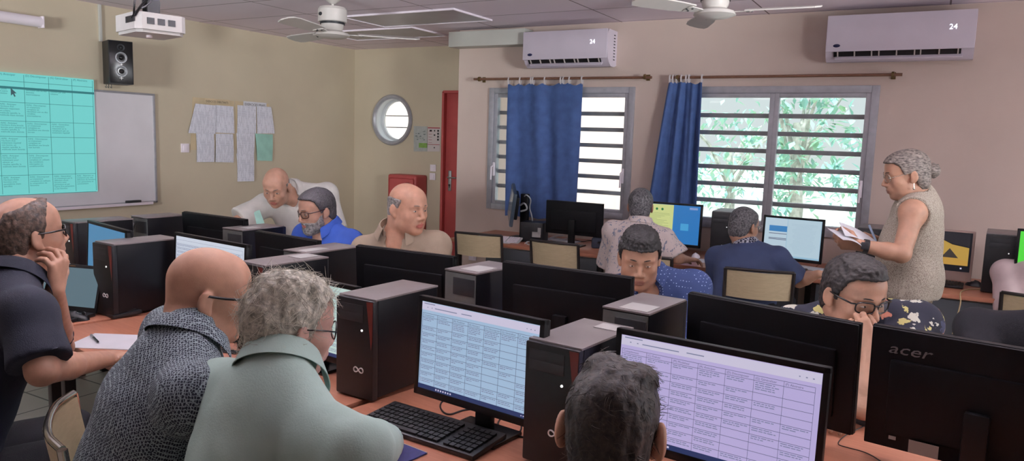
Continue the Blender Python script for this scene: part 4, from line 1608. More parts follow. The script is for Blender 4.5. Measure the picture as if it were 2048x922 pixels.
cable('yellowish cable hanging over the front edge of the right desk', [onZ(1990, 582, TZ + .004), onZ(1960, 578, TZ + .004), onZ(1935, 578, TZ + .004), onZ(1921, 583, TZ + .004), onY(1920, 592, 5.275), onY(1922, 604, 5.27), onY(1915, 630, 5.265), onY(1905, 668, 5.265)], .004, mat('cream_cable', (188, 168, 128), .5))
cable('white coiled cable on the desk left of the dark monitor back', zpx([(1050, 487), (1058, 480), (1068, 484), (1062, 490), (1052, 488), (1056, 482), (1070, 486)], TZ + .006), .005, keyw_m)
cable('black cables looping behind the farthest tower', [onY(258, 462, 2.76), onY(264, 440, 2.70), onY(268, 448, 2.68), onY(262, 470, 2.68), onY(268, 490, 2.7)], .008)

p = onZ(1165, 487, TZ)
lt = thing('document_case', 'dark blue case standing on the desk left of the printed-shirt man', 'case', (onZ(1205, 498, TZ).x, onZ(1205, 498, TZ).y + .12, TZ), math.radians(12))
MB().box((0, 0, .045), (.24, .26, .09), bevel=.02, seg=3).build('body', mat('dark_blue_fabric', (40, 46, 62), .7, var=.1, vscale=40), lt)
MB().tube([(-.06, -.13, .05), (-.05, -.16, .06), (.05, -.16, .06), (.06, -.13, .05)], .008, 8, smooth=2).build('handle', black_pl, lt)
MB().box((0, 0, .092), (.2, .22, .004), bevel=.001).build('top_flap', mat('slate_flap', (96, 116, 140), .5), lt)
for lab, uv, s, r in (('white papers on the desk under the sideways monitor', (1000, 484), (.21, .10), 8), ('white papers on the desk before the dark monitor back', (1125, 482), (.3, .12), -3),
                      ('white sheet beside the hand at the two-page screen', (1612, 536), (.26, .16), -18), ('white sheet under the mouse hand of the printed-shirt man', (1404, 522), (.2, .16), 4)):
    p = onZ(*uv, TZ)
    tag(MB().box((0, 0, .002), (s[0], s[1], .004), bevel=.0005).build('paper_sheet', plain_paper, None, loc=(p.x, max(p.y, 5.30 + s[1] / 2 + .02), TZ), rot=math.radians(r)), lab, 'paper', 'loose papers on the window desks')
mp = onZ(1391, 517, TZ)
mouse('mouse under the hand of the man in the printed shirt', (mp.x, max(mp.y, 5.36), TZ + .005), 0, white_pl, group='mice')

# ------------------------------------------------------------------ school chairs


def chair(label, loc, rot, group='school chairs', tube=None, back_h=.80):
    """backrest at local -y, sitter looks to +y"""
    tb = tube or leg_m
    t = thing('school_chair', label, 'chair', loc, rot, group)

    def seat(u, v):
        x = (u - .5) * .38
        y = -.19 + v * .39
        return (x, y, .455 - .012 * math.sin(PI * u) - (.03 * max(0, v - .8) / .2) + .0)
    MB().sheet(seat, 12, 12, .010).build('seat', ply_m, t, angle=50)

    def back(u, v):
        x = (u - .5) * .40
        return (x, -.215 - .055 * math.sin(PI * u) - .03 * v, back_h - .185 + .175 * v)
    MB().sheet(back, 16, 8, .010).build('backrest', ply_m, t, angle=50)
    mb = MB()
    pts = [(-.19, .20, .012), (-.19, .17, .44), (-.195, -.17, .445), (-.205, -.21, .55), (-.205, -.245, back_h)]
    mb.tube(pts, .0115, 8, smooth=1)
    mb.tube([(-x, y, z) for x, y, z in pts], .0115, 8, smooth=1)
    mb.tube([(-.19, .10, .44), (.19, .10, .44)], .009, 8)
    mb.tube([(-.205, -.245, back_h), (-.1, -.287, back_h + .004), (.1, -.287, back_h + .004), (.205, -.245, back_h)], .010, 8, smooth=2)
    mb.build('frame', tb, t, angle=50)
    for sx in (-1, 1):
        MB().tube([(sx * .19, -.12, .445), (sx * .195, -.21, .012)], .0115, 8).cyl((sx * .195, -.21, 0), (sx * .195, -.21, .02), .015, n=10).build('rear_leg', tb, t)
    return t


pc_ = [
    ('empty wooden school chair at the left end of the window desk', (-3.20, 5.30), 8),
    ('empty wooden school chair in front of the dark monitor back', (-2.46, 5.28), -2),
    ('wooden chair under the man in the printed shirt', (-1.70, 5.10), 1),
    ('wooden chair under the man in the navy polo', (-.95, 5.02), 12),
]
first = None
for lab, (x, y), a in pc_:
    if first is None:
        first = chair(lab, (x, y, 0), math.radians(a), 'school chairs', back_h=.83)
    else:
        dup(first, (x, y, 0), math.radians(a), lab, 'school chairs')

# folded pale green sheet in front of the leaning man
gp = [atZ(508, 426, 4.55), atZ(519, 420, 4.62), atZ(530, 449, 4.50), atZ(514, 452, 4.46)]
gc = sum(gp, Vector()) / 4
mb = MB()
mb.sheet(lambda u, v: gp[0].lerp(gp[1], u).lerp(gp[3].lerp(gp[2], u), v) - gc + Vector((0, -.012 * math.sin(PI * u), 0)), 6, 6, .0012)
tag(mb.build('paper_sheet', green_paper, None, loc=gc), 'pale green sheet standing up before the leaning man in white', 'paper')
# ------------------------------------------------------------------ people: one smooth surface per body, clothes and hair as children


def npv(p):
    return np.array([p[0], p[1], p[2]], dtype=np.float64)


def smin(a, b, k):
    if k <= 0:
        return np.minimum(a, b)
    h = np.maximum(k - np.abs(a - b), 0) / k
    return np.minimum(a, b) - h * h * k * .25


def smax(a, b, k):
    return -smin(-a, -b, k)


class Field:
    """distance field on a grid; shapes are blended into it, then it is meshed"""

    def __init__(s, lo, hi, h):
        s.lo, s.h = npv(lo), h
        s.n = np.ceil((npv(hi) - s.lo) / h).astype(int) + 1
        s.F = np.full(s.n, .3, dtype=np.float32)

    def win(s, lo, hi):
        a = np.clip(np.floor((lo - s.lo) / s.h).astype(int), 0, s.n)
        b = np.clip(np.ceil((hi - s.lo) / s.h).astype(int) + 1, 0, s.n)
        if np.any(b <= a):
            return None
        ax = [(s.lo[i] + s.h * np.arange(a[i], b[i])).astype(np.float32) for i in range(3)]
        return (slice(a[0], b[0]), slice(a[1], b[1]), slice(a[2], b[2])), ax[0][:, None, None], ax[1][None, :, None], ax[2][None, None, :]

    def put(s, lo, hi, k, fn, op='add', pad=None):
        p = (k + 3 * s.h) if pad is None else pad
        w = s.win(lo - p, hi + p)
        if w is None:
            return
        sl, X, Y, Z = w
        d = fn(X, Y, Z).astype(np.float32)
        s.F[sl] = smin(s.F[sl], d, k) if op == 'add' else smax(s.F[sl], -d, k)

    def cone(s, a, b, ra, rb, k=.02, op='add', cut0=False, cut1=False):
        a, b = npv(a), npv(b)
        ba = b - a
        L2 = max(ba @ ba, 1e-9)
        u = ba / math.sqrt(L2)
        r = max(ra, rb)

        def fn(X, Y, Z):
            px, py, pz = X - a[0], Y - a[1], Z - a[2]
            t = np.clip((px * ba[0] + py * ba[1] + pz * ba[2]) / L2, 0, 1)
            d = np.sqrt((px - t * ba[0]) ** 2 + (py - t * ba[1]) ** 2 + (pz - t * ba[2]) ** 2) - (ra + (rb - ra) * t)
            if cut1:
                d = np.maximum(d, (X - b[0]) * u[0] + (Y - b[1]) * u[1] + (Z - b[2]) * u[2])
            if cut0:
                d = np.maximum(d, -((X - a[0]) * u[0] + (Y - a[1]) * u[1] + (Z - a[2]) * u[2]))
            return d
        s.put(np.minimum(a, b) - r, np.maximum(a, b) + r, k, fn, op)

    def ell(s, c, R, rad, k=.02, op='add'):
        """R: 3x3 with the axes as columns"""
        c, rad = npv(c), np.array(rad, dtype=np.float64)
        ext = np.sqrt(((R * rad[None, :]) ** 2).sum(1))

        def fn(X, Y, Z):
            px, py, pz = X - c[0], Y - c[1], Z - c[2]
            q = [(px * R[0, i] + py * R[1, i] + pz * R[2, i]) / rad[i] for i in range(3)]
            k0 = np.sqrt(q[0] ** 2 + q[1] ** 2 + q[2] ** 2)
            k1 = np.sqrt((q[0] / rad[0]) ** 2 + (q[1] / rad[1]) ** 2 + (q[2] / rad[2]) ** 2)
            return k0 * (k0 - 1) / np.maximum(k1, 1e-6)
        s.put(c - ext, c + ext, k, fn, op)

    def cut(s, fn, k=0.0):
        """keep only where fn(X, Y, Z) < 0"""
        ax = [(s.lo[i] + s.h * np.arange(s.n[i])).astype(np.float32) for i in range(3)]
        s.F = smax(s.F, fn(ax[0][:, None, None], ax[1][None, :, None], ax[2][None, None, :]).astype(np.float32), k)

    def mesh(s):
        F = s.F
        S = F < 0
        nx, ny, nz = F.shape
        c = np.zeros((nx - 1, ny - 1, nz - 1), dtype=np.int8)
        offs = [(i, j, k) for i in (0, 1) for j in (0, 1) for k in (0, 1)]
        for i, j, k in offs:
            c += S[i:nx - 1 + i, j:ny - 1 + j, k:nz - 1 + k]
        I, J, K = np.nonzero((c > 0) & (c < 8))
        vid = np.full(c.shape, -1, dtype=np.int64)
        vid[I, J, K] = np.arange(len(I))
        acc = np.zeros((len(I), 3))
        cnt = np.zeros(len(I))
        for axis in range(3):
            for p in (0, 1):
                for q in (0, 1):
                    o = [0, 0, 0]
                    o[(axis + 1) % 3], o[(axis + 2) % 3] = p, q
                    e = o.copy()
                    e[axis] = 1
                    fa = F[I + o[0], J + o[1], K + o[2]]
                    fb = F[I + e[0], J + e[1], K + e[2]]
                    m = (fa < 0) != (fb < 0)
                    t = np.where(m, fa / np.where(m, fa - fb, 1), 0)
                    pos = np.zeros((len(I), 3))
                    for d in range(3):
                        pos[:, d] = o[d]
                    pos[:, axis] += t
                    acc += pos * m[:, None]
                    cnt += m
        v = s.lo + s.h * (np.stack([I, J, K], 1) + acc / cnt[:, None])
        quads = []
        for axis in range(3):
            u_, w_ = (axis + 1) % 3, (axis + 2) % 3
            A = [slice(None)] * 3
            B = [slice(None)] * 3
            A[axis], B[axis] = slice(0, -1), slice(1, None)
            ch = S[tuple(A)] != S[tuple(B)]
            n = list(np.nonzero(ch))
            ok = (n[u_] > 0) & (n[w_] > 0) & (n[u_] < F.shape[u_] - 1) & (n[w_] < F.shape[w_] - 1)
            n = [x[ok] for x in n]
            neg = S[tuple(n)]

            def cell(du, dw):
                q = [x.copy() for x in n]
                q[u_] -= du
                q[w_] -= dw
                return vid[tuple(q)]
            a, b, c2, d = cell(0, 0), cell(1, 0), cell(1, 1), cell(0, 1)
            q = np.stack([a, b, c2, d], 1)
            q[~neg] = q[~neg][:, ::-1]
            quads.append(q)
        return v, np.concatenate(quads)


def mesh_obj(name, v, q, mats, parent, origin, mi=None):
    me = bpy.data.meshes.new(name)
    nv, nq = len(v), len(q)
    me.vertices.add(nv)
    me.vertices.foreach_set('co', (v - npv(origin)).astype(np.float32).ravel())
    me.loops.add(nq * 4)
    me.loops.foreach_set('vertex_index', q.astype(np.int32).ravel())
    me.polygons.add(nq)
    me.polygons.foreach_set('loop_start', np.arange(0, nq * 4, 4, dtype=np.int32))
    me.polygons.foreach_set('use_smooth', np.ones(nq, dtype=bool))
    for m in mats:
        me.materials.append(m)
    if mi is not None:
        me.polygons.foreach_set('material_index', mi.astype(np.int32))
    me.update(calc_edges=True)
    me.validate()
    o = bpy.data.objects.new(name, me)
    COL.objects.link(o)
    o.parent = parent
    return o


def vnorm(v, q):
    n = np.zeros_like(v)
    f = np.cross(v[q[:, 2]] - v[q[:, 0]], v[q[:, 3]] - v[q[:, 1]])
    for i in range(4):
        np.add.at(n, q[:, i], f)
    l = np.linalg.norm(n, axis=1)
    return n / np.maximum(l, 1e-9)[:, None]


def nz(p, s, off=0.0):
    return noise.noise(Vector((p[0] * s + off, p[1] * s, p[2] * s)))


def displace(v, q, fn):
    n = vnorm(v, q)
    d = np.array([fn(p) for p in v])
    return v + n * d[:, None]


class Head:
    def __init__(s, c, yaw, pitch=0, roll=0, scale=1.0, fat=0.0, ear=0.0):
        a, p, r = math.radians(yaw), math.radians(pitch), math.radians(roll)
        f = np.array([math.cos(a) * math.cos(p), math.sin(a) * math.cos(p), -math.sin(p)])
        x = np.array([math.sin(a), -math.cos(a), 0.0])
        u = np.cross(x, f)
        x, u = x * math.cos(r) + u * math.sin(r), u * math.cos(r) - x * math.sin(r)
        s.R = np.stack([x, f, u], 1)
        s.c, s.s, s.fat, s.eo = npv(c), scale, fat, ear

    def w(s, p):
        return s.c + s.s * (s.R @ np.array(p, dtype=float))

    def loc(s, v):
        return ((v - s.c) @ s.R) / s.s

    def E(s, F, c, r, k, op='add', rot=None):
        R = s.R if rot is None else s.R @ rot
        F.ell(s.w(c), R, np.array(r) * s.s, k * s.s, op)

    def C(s, F, a, b, ra, rb, k, op='add'):
        F.cone(s.w(a), s.w(b), ra * s.s, rb * s.s, k * s.s, op)

    def skull(s, F, t=0.0):
        s.E(F, (0, -.010, .036), (.075 + t, .095 + t, .083 + t), 0)
        s.E(F, (0, .044, .044), (.060 + t, .046 + t, .052 + t), .03)
        s.E(F, (0, -.045, -.03), (.060 + t, .05 + t, .06 + t), .03)

    def build(s, F):
        s.skull(F)
        f = s.fat
        s.E(F, (0, .030, -.032), (.062 + f, .058, .080), .03)
        s.E(F, (0, .020, -.070), (.053 + f * 1.4, .056, .040 + f * .4), .03)
        s.E(F, (0, .070, -.098), (.020 + f * .5, .016, .015), .025)
        for x in (-1, 1):
            s.E(F, (x * .041, .056, -.024), (.024, .024, .024), .02)
            s.C(F, (x * .010, .089, .0215), (x * .047, .070, .020), .0085, .007, .015)
        for x in (-1, 1):
            s.E(F, (x * .031, .101, .002), (.021, .017, .0135), .012, 'sub')
        s.C(F, (0, .087, .012), (0, .110, -.030), .0078, .0105, .012)
        for x in (-1, 1):
            s.E(F, (x * .0125, .099, -.036), (.0085, .011, .0075), .008)
            s.E(F, (x * .031, .0765, .001), (.0140, .0125, .0125), .004)
        s.E(F, (0, .084, -.056), (.03, .014, .02), .015)
        s.E(F, (0, .0935, -.0625), (.022, .0075, .0048), .006)
        s.E(F, (0, .0915, -.0735), (.019, .0080, .0056), .006)
        s.E(F, (0, .103, -.0678), (.024, .008, .0016), .003, 'sub')
        for x in (-1, 1):
            a = .28 * x
            rot = np.array([[math.cos(a), -math.sin(a), 0], [math.sin(a), math.cos(a), 0], [0, 0, 1]])
            s.E(F, (x * (.0800 + s.eo), -.014, -.006), (.0080 + s.eo * .4, .0185 + s.eo * .3, .0300 + s.eo * .6), .008, 'add', rot)
            s.E(F, (x * .0765, -.004, -.030), (.007, .010, .012), .008)
            s.E(F, (x * (.0905 + s.eo * 1.3), -.011, .000), (.0060, .0105, .018), .004, 'sub', rot)


def hand(F, W, D, N, right, curl=(30, 35, 25), spread=.0, thumb=.5, s=1.0):
    W, D, N = npv(W), npv(D), npv(N)
    D = D / np.linalg.norm(D)
    N = N - D * (N @ D)
    N = N / np.linalg.norm(N)
    L = np.cross(D, N) if right else np.cross(N, D)
    kn = []
    for i, (x, y) in enumerate(((.031, .088), (.0105, .093), (-.010, .088), (-.030, .080))):
        kn.append(W + s * (D * y + L * x))
        F.cone(W + s * (D * .012 + L * x * .45), kn[-1], .0155 * s, .0115 * s, .014)
    for i, ln in enumerate((.072, .080, .074, .058)):
        p = kn[i]
        ang = 0
        dirx = D + L * spread * (1.2 - i * .8)
        for j, fr in enumerate((.45, .31, .24)):
            ang += math.radians(curl[j] + (4 * i if j == 0 else 0))
            d = dirx * math.cos(ang) + N * math.sin(ang)
            d = d / np.linalg.norm(d)
            q = p + d * ln * fr * s
            F.cone(p, q, (.0098 - .0008 * j) * s, (.0090 - .0008 * j) * s, .004)
            p = q
    b = W + s * (D * .020 + L * .020)
    d1 = D * .62 + L * (.75 - .2 * thumb) + N * (.25 + .5 * thumb)
    d1 /= np.linalg.norm(d1)
    d2 = D * .85 + L * (.30 - .4 * thumb) + N * (.25 + .3 * thumb)
    d2 /= np.linalg.norm(d2)
    p1 = b + d1 * .046 * s
    p2 = p1 + d2 * .032 * s
    p3 = p2 + d2 * .024 * s
    F.cone(b, p1, .016 * s, .0125 * s, .010)
    F.cone(p1, p2, .0118 * s, .0105 * s, .004)
    F.cone(p2, p3, .0105 * s, .0085 * s, .004)


SKINS = {}


def skin_mat(name, rgb, lip):
    if name in SKINS:
        return SKINS[name]
    a = mat('skin_' + name, rgb, .5, var=.05, vscale=30, bump=.05, bscale=350, sss=.05)
    b = mat('lips_' + name, lip, .45)
    SKINS[name] = (a, b)
    return SKINS[name]


def hair_mat(name, c1, c2, scale=(90, 90, 90)):
    nb = NB('hair_' + name, .6)
    ns = nb.n('ShaderNodeTexNoise', Scale=1.0, Detail=4.0, Distortion=.4)
    nb.l(nb.vec(scale), ns.inputs['Vector'])
    rp = nb.n('ShaderNodeMapRange', From__Min=.35, From__Max=.65)
    nb.l(ns.outputs['Fac'], rp.inputs['Value'])
    nb.bump(ns.outputs['Fac'], .6, .004)
    return nb.color(nb.mix(rp.outputs[0], c1, c2))


def ramp_y(y, pts):
    return np.interp(y, [p[0] for p in pts], [p[1] for p in pts])


HAIRLINE = {
    'curly': [(-.12, -.085), (-.06, -.075), (-.03, -.035), (-.016, .012), (.012, -.012), (.022, .018), (.042, .050), (.06, .062), (.12, .066)],
    'short': [(-.12, -.085), (-.06, -.075), (-.03, -.035), (-.016, .012), (.012, -.012), (.022, .018), (.042, .062), (.06, .078), (.12, .084)],
    'receding': [(-.12, -.085), (-.06, -.075), (-.03, -.035), (-.016, .012), (.012, -.012), (.02, .02), (.034, .075), (.05, .10), (.12, .12)],
    'full': [(-.12, -.10), (-.06, -.095), (-.03, -.055), (-.018, .008), (.006, .012), (.026, .004), (.045, .055), (.065, .07), (.12, .078)],
}


def make_hair(H, spec, parent, origin):
    t = spec.get('t', .010)
    h = spec.get('h', .0055)
    e = .15 * H.s
    F = Field(H.c - e, H.c + e, h)
    H.skull(F, t)
    if spec.get('crown'):
        for c, r in spec['crown']:
            H.E(F, c, r, .02)
    line = HAIRLINE[spec.get('line', 'short')]
    R, cc, sc_ = H.R, H.c, H.s
    top = spec.get('bald')

    def region(X, Y, Z):
        px, py, pz = X - cc[0], Y - cc[1], Z - cc[2]
        lx = (px * R[0, 0] + py * R[1, 0] + pz * R[2, 0]) / sc_
        ly = (px * R[0, 1] + py * R[1, 1] + pz * R[2, 1]) / sc_
        lz = (px * R[0, 2] + py * R[1, 2] + pz * R[2, 2]) / sc_
        d = (ramp_y(ly, line) - lz) * .8
        if top:
            d = np.maximum(d, (lz - ramp_y(ly, top)) * .8)
        return d * sc_
    F.cut(region, .004)
    v, q = F.mesh()
    if len(v) == 0:
        return None
    amp, sc = spec.get('amp', .003), spec.get('scale', 60)
    st = spec.get('grain', (1, 1, .35))
    if amp:
        L = H.loc(v)

        def fn(i):
            p = L[i]
            return amp * (noise.noise(Vector((p[0] * sc * st[0], p[1] * sc * st[1], p[2] * sc * st[2]))) + .5 * noise.noise(Vector((p[0] * sc * 2.3, p[1] * sc * 2.3, p[2] * sc * 2.3 * st[2]))))
        n = vnorm(v, q)
        v = v + n * np.array([fn(i) for i in range(len(v))])[:, None]
    ho = mesh_obj('hair', v, q, [spec['m']], parent, origin)
    if spec.get('strands'):
        n = vnorm(v, q)
        rnd = random.Random(5)
        mb = MB()
        ln, cl = spec['strand_len'], spec.get('curl', .5)
        L = H.loc(v)
        for _ in range(spec['strands']):
            i = rnd.randrange(len(v))
            p = v[i] - n[i] * .004
            tan = np.cross(n[i], npv((rnd.uniform(-1, 1), rnd.uniform(-1, 1), rnd.uniform(-1, 1))))
            tan /= max(np.linalg.norm(tan), 1e-6)
            down = H.R @ np.array(spec.get('flow', (0, -.4, -.6)))
            down = down - n[i] * (down @ n[i])
            d = tan * .6 + down * .8
            d /= max(np.linalg.norm(d), 1e-6)
            side = np.cross(n[i], d)
            l_ = ln * rnd.uniform(.5, 1.2)
            pts = []
            c_ = rnd.uniform(-cl, cl)
            for k in range(7):
                u = k / 6
                pts.append(V(p - npv(origin) + d * l_ * u + side * l_ * c_ * u * u + n[i] * (l_ * spec.get('lift', .5) * u * (1.1 - u))))
            mb.tube(pts, [.0006, .0007, .0006, .0005, .0003], 3)
        so = mb.build('hair_strands', spec['m2'] if 'm2' in spec else spec['m'], ho, angle=80, recalc=False)
        so['kind'] = 'stuff'
    return ho


def make_glasses(H, spec, parent, origin):
    m = spec['m']
    kind = spec.get('kind', 'rect')
    o = npv(origin)

    def P(p):
        return V(H.w(p) - o)
    mb = MB()
    z0, y0 = spec.get('z', .000), .102
    rad = spec.get('r', .0017) * H.s
    rings = []
    for x in (-1, 1):
        pts = []
        for k in range(28):
            a = 2 * PI * k / 28
            if kind == 'round':
                px, pz = .0225 * math.cos(a), .0215 * math.sin(a)
            else:
                e = 3.2
                c, s_ = math.cos(a), math.sin(a)
                r = (abs(c) ** e + abs(s_) ** e) ** (-1 / e)
                px, pz = .0270 * r * c, .0175 * r * s_
            X = x * .0335 + px
            pts.append((X, y0 - 5.0 * X * X, z0 + pz))
        rings.append(pts)
        mb.tube([P(p) for p in pts], rad, 6, closed=True)
    mb.tube([P((-.010, y0, z0 + .006)), P((-.004, y0 + .003, z0 + .009)), P((.004, y0 + .003, z0 + .009)), P((.010, y0, z0 + .006))], rad, 6)
    for x in (-1, 1):
        xe = .0335 + (.0225 if kind == 'round' else .0270)
        ze = z0 + (.004 if kind == 'round' else .010)
        mb.tube([P((x * xe, y0 - 5 * xe * xe, ze)), P((x * .0735, .078, ze)), P((x * .0805, .03, .010)), P((x * .0815, -.008, .012)), P((x * .080, -.026, -.008))], rad * spec.get('temple', 1.15), 6)
    g = mb.build('glasses', m, parent, angle=60)
    for pts in rings:
        lb = MB()
        lb.prism([(p[0], p[2]) for p in pts], 0, .0008)
        vs = list(lb.bm.verts)
        for vtx in vs:
            x_, z_, d_ = vtx.co.x, vtx.co.y, vtx.co.z
            vtx.co = P((x_, y0 - 5 * x_ * x_ - d_, z_))
        lb.build('lens', lens_m, g)
    return g


lens_m = glass('spectacle_lens', (252, 253, 253), .05)
eye_w = mat('eye_white', (200, 192, 186), .25)
eye_d = mat('dark_iris', (24, 18, 16), .2)
shoe_m = mat('dark_leather', (34, 28, 26), .45)


def person(label, head, nb, pv, b, el=(None, None), wr=(None, None), hands=(None, None), sw=.175, girth=1.0, belly=0.0, skin=None, hair=None, beard=None,
           shirt=None, trousers=None, glasses=None, standing=False, h=.006, hs=.010, eyes=True, brow_m=None, extra=None, shoulders=None, neck_r=.056, cat='person', eye_open=.0048, drop=.045):
    root = thing('person', label, cat, (pv[0], pv[1], 0))
    O = npv((pv[0], pv[1], 0))
    H = Head(*head[0], **head[1])
    nb, pv = npv(nb), npv(pv)
    a = math.radians(b)
    Ff = np.array([math.cos(a), math.sin(a), 0.0])
    Rt = np.array([math.sin(a), -math.cos(a), 0.0])
    S = nb - pv
    TL = np.linalg.norm(S)
    S = S / TL
    Nf = Ff - S * (Ff @ S)
    Nf /= np.linalg.norm(Nf)
    Rt = np.cross(Nf, S)
    B = np.stack([Rt, Nf, S], 1)
    sh = shoulders or (nb - Rt * sw - S * drop + Nf * .012, nb + Rt * sw - S * drop + Nf * .012)
    sh = [npv(x) for x in sh]
    el, wr = list(el), list(wr)
    for i, sgn in ((0, -1), (1, 1)):
        if el[i] is None:
            el[i] = sh[i] + npv((0, 0, -.26)) + Ff * .09 + Rt * sgn * .03
        if wr[i] is None:
            wr[i] = npv(el[i]) + Ff * .20 + npv((0, 0, -.02)) - Rt * sgn * .10
        el[i], wr[i] = npv(el[i]), npv(wr[i])
    g = girth

    def torso(F, t, lo=0.0):
        F.ell(pv + S * .02, B, (.165 * g + t, .118 * g + belly * .4 + t, .13 + t), 0)
        F.ell(pv + S * TL * .36 + Nf * belly * .6, B, (.150 * g + t, .105 * g + belly + t, .17 + t), .06)
        F.ell(pv + S * TL * .68, B, (.160 * g + t, .108 * g + t, .165 + t), .06)
        for i in (0, 1):
            F.cone(nb - S * .035, sh[i], .064 * min(g, 1.1) + t, .060 + t, .06)
            F.cone(nb + S * .045, nb + (sh[i] - nb) * .62 + S * .018, .034 + t * .6, .030 + t * .6, .05)

    allp = np.array([H.c, nb, pv] + sh + el + wr)
    lo, hi = allp.min(0) - .24, allp.max(0) + .24
    # ---------------- body
    F = Field(lo, hi, h)
    torso(F, -.006)
    F.cut(lambda X, Y, Z: (pv[2] - .05) - Z + 0 * X + 0 * Y)
    for i in (0, 1):
        F.ell(sh[i], B, (.058, .056, .058), .03)
        F.cone(sh[i], el[i], .052 * g ** .5, .041 * g ** .3, .03)
        F.cone(el[i], el[i] * .65 + wr[i] * .35, .041 * g ** .3, .040 * g ** .3, .015)
        F.cone(el[i] * .65 + wr[i] * .35, wr[i], .040 * g ** .3, .027, .015)
    hb = H.w((0, -.028, -.065))
    F.cone(nb - S * .02, hb, neck_r + .006, neck_r, .03)
    F.cone(nb + Nf * .045 - S * .01, H.w((0, .02, -.08)), .035, .035, .03)
    H.build(F)
    for i in (0, 1):
        hd = hands[i] or {}
        D = hd.get('D', wr[i] - el[i])
        N = hd.get('N', (0, 0, -1))
        if abs(npv(D) @ npv(N)) > .95 * np.linalg.norm(D) * np.linalg.norm(npv(N)):
            N = Ff
        hand(F, wr[i], D, N, i == 1, hd.get('curl', (20, 25, 20)), hd.get('spread', .08), hd.get('thumb', .3), hd.get('s', 1.0))
    v, q = F.mesh()
    L = H.loc(v)
    fc = L[q].mean(1)
    mi = ((np.abs(fc[:, 0]) < .0235 * (1 - ((fc[:, 2] + .068) / .016) ** 2).clip(0, 1)) & (fc[:, 1] > .082) & (fc[:, 2] > -.081) & (fc[:, 2] < -.056)).astype(int)
    body = mesh_obj('body', v, q, list(skin), root, O, mi)
    # ---------------- eyes and brows
    if eyes:
        for x in (-1, 1):
            mb = MB()
            Me = basis(H.w((x * .031, .0775, .0005)) - O, H.R[:, 0], H.R[:, 1]).copy()
            mb.sphere((0, 0, 0), 1.0, 18, scale=(.0125 * H.s, .0135 * H.s, eye_open * H.s), rot=None)
            mb.sphere((0, .0072 * H.s, 0), 1.0, 14, mi=1, scale=(.0056 * H.s, .0070 * H.s, eye_open * .95 * H.s))
            e = mb.build('eye', [eye_w, eye_d], root)
            e.matrix_local = Me
            if brow_m:
                mb = MB()
                mb.tube([V(H.w((x * p, y, z)) - O) for p, y, z in ((.014, .0975, .0255), (.025, .0955, .0280), (.038, .086, .0272), (.050, .074, .0215))], [.0016, .0026, .0022, .0010], 6, smooth=1)
                mb.build('eyebrow', brow_m, root)
    if hair:
        make_hair(H, hair, root, O)
    if beard:
        e = .15
        F = Field(H.c - e, H.c + e, .005)
        t = beard.get('t', .007)
        H.E(F, (0, .030, -.034), (.063 + t, .058 + t, .080 + t), 0)
        H.E(F, (0, .022, -.072), (.054 + t, .056 + t, .042 + t), .03)
        H.E(F, (0, .074, -.098), (.024 + t, .018 + t, .018 + t), .03)
        H.E(F, (0, .092, -.051), (.024 + t * .5, .010, .007), .008)
        R, cc, sc_ = H.R, H.c, H.s

        def reg(X, Y, Z):
            px, py, pz = X - cc[0], Y - cc[1], Z - cc[2]
            lx = (px * R[0, 0] + py * R[1, 0] + pz * R[2, 0]) / sc_
            ly = (px * R[0, 1] + py * R[1, 1] + pz * R[2, 1]) / sc_
            lz = (px * R[0, 2] + py * R[1, 2] + pz * R[2, 2]) / sc_
            d = lz - np.interp(ly, [0, .02, .05, .075, .1], [-.01, -.022, -.052, -.048, -.044])
            d = np.maximum(d, .004 - ly)
            mouth = .0085 - np.sqrt((lx * .42) ** 2 + (lz + .068) ** 2)
            return np.maximum(d, np.where(ly > .07, mouth, -1)) * .8
        F.cut(reg, .003)
        v, q = F.mesh()
        v = displace(v, q, lambda p: .0025 * nz(p, 140))
        mesh_obj('beard', v, q, [beard['m']], root, O)
    if glasses:
        make_glasses(H, glasses, root, O)
    # ---------------- shirt
    if shirt:
        t = shirt.get('t', .010)
        F = Field(lo, hi, hs)
        torso(F, t)
        hem = shirt.get('hem', pv[2] - .06)
        sl = shirt.get('sleeve', .75)
        lr = shirt.get('loose', .012)
        hemcone = shirt.get('skirt')
        if hemcone:
            F.ell(npv((pv[0], pv[1], pv[2] - .02)), np.eye(3) if False else np.stack([Rt, Ff, np.array([0, 0, 1.])], 1), (.19 * g + t, .14 * g + t, .20), .05)
        F.cut(lambda X, Y, Z: hem - Z + 0 * X + 0 * Y)
        F.ell(sh[0], B, (.060 + t, .058 + t, .060 + t), .03) if sl > 0 else None
        F.ell(sh[1], B, (.060 + t, .058 + t, .060 + t), .03) if sl > 0 else None
        for i in (0, 1):
            if sl <= 0:
                continue
            if sl <= 1:
                e_ = sh[i] + (el[i] - sh[i]) * sl
                F.cone(sh[i], e_, .056 * g ** .5 + t, .050 * g ** .4 + t + lr, .03, cut1=True)
            else:
                F.cone(sh[i], el[i], .056 * g ** .5 + t, .046 * g ** .4 + t + lr * .6, .03)
                w_ = el[i] + (wr[i] - el[i]) * (sl - 1)
                F.cone(el[i], w_, .046 * g ** .4 + t + lr * .6, .034 + t + lr * .5, .015, cut1=True)
        # neck hole and opening
        F.cone(nb - S * .01, hb + (hb - nb) * .4, neck_r + .009, neck_r + .009, .006, 'sub')
        vd = shirt.get('v', 0)
        if vd:
            F.cone(nb + Nf * .10 + S * .0, nb + Nf * .16 - S * vd, .050, .012, .006, 'sub')
        if sl <= 0:
            for i in (0, 1):
                o_ = sh[i] + (sh[i] - nb) * .38
                F.ell(o_ - S * .02, B, (.085, .10, .12), .006, 'sub')
        v, q = F.mesh()
        amp = shirt.get('wrinkle', .004)
        off = float(pv[0] * 10)
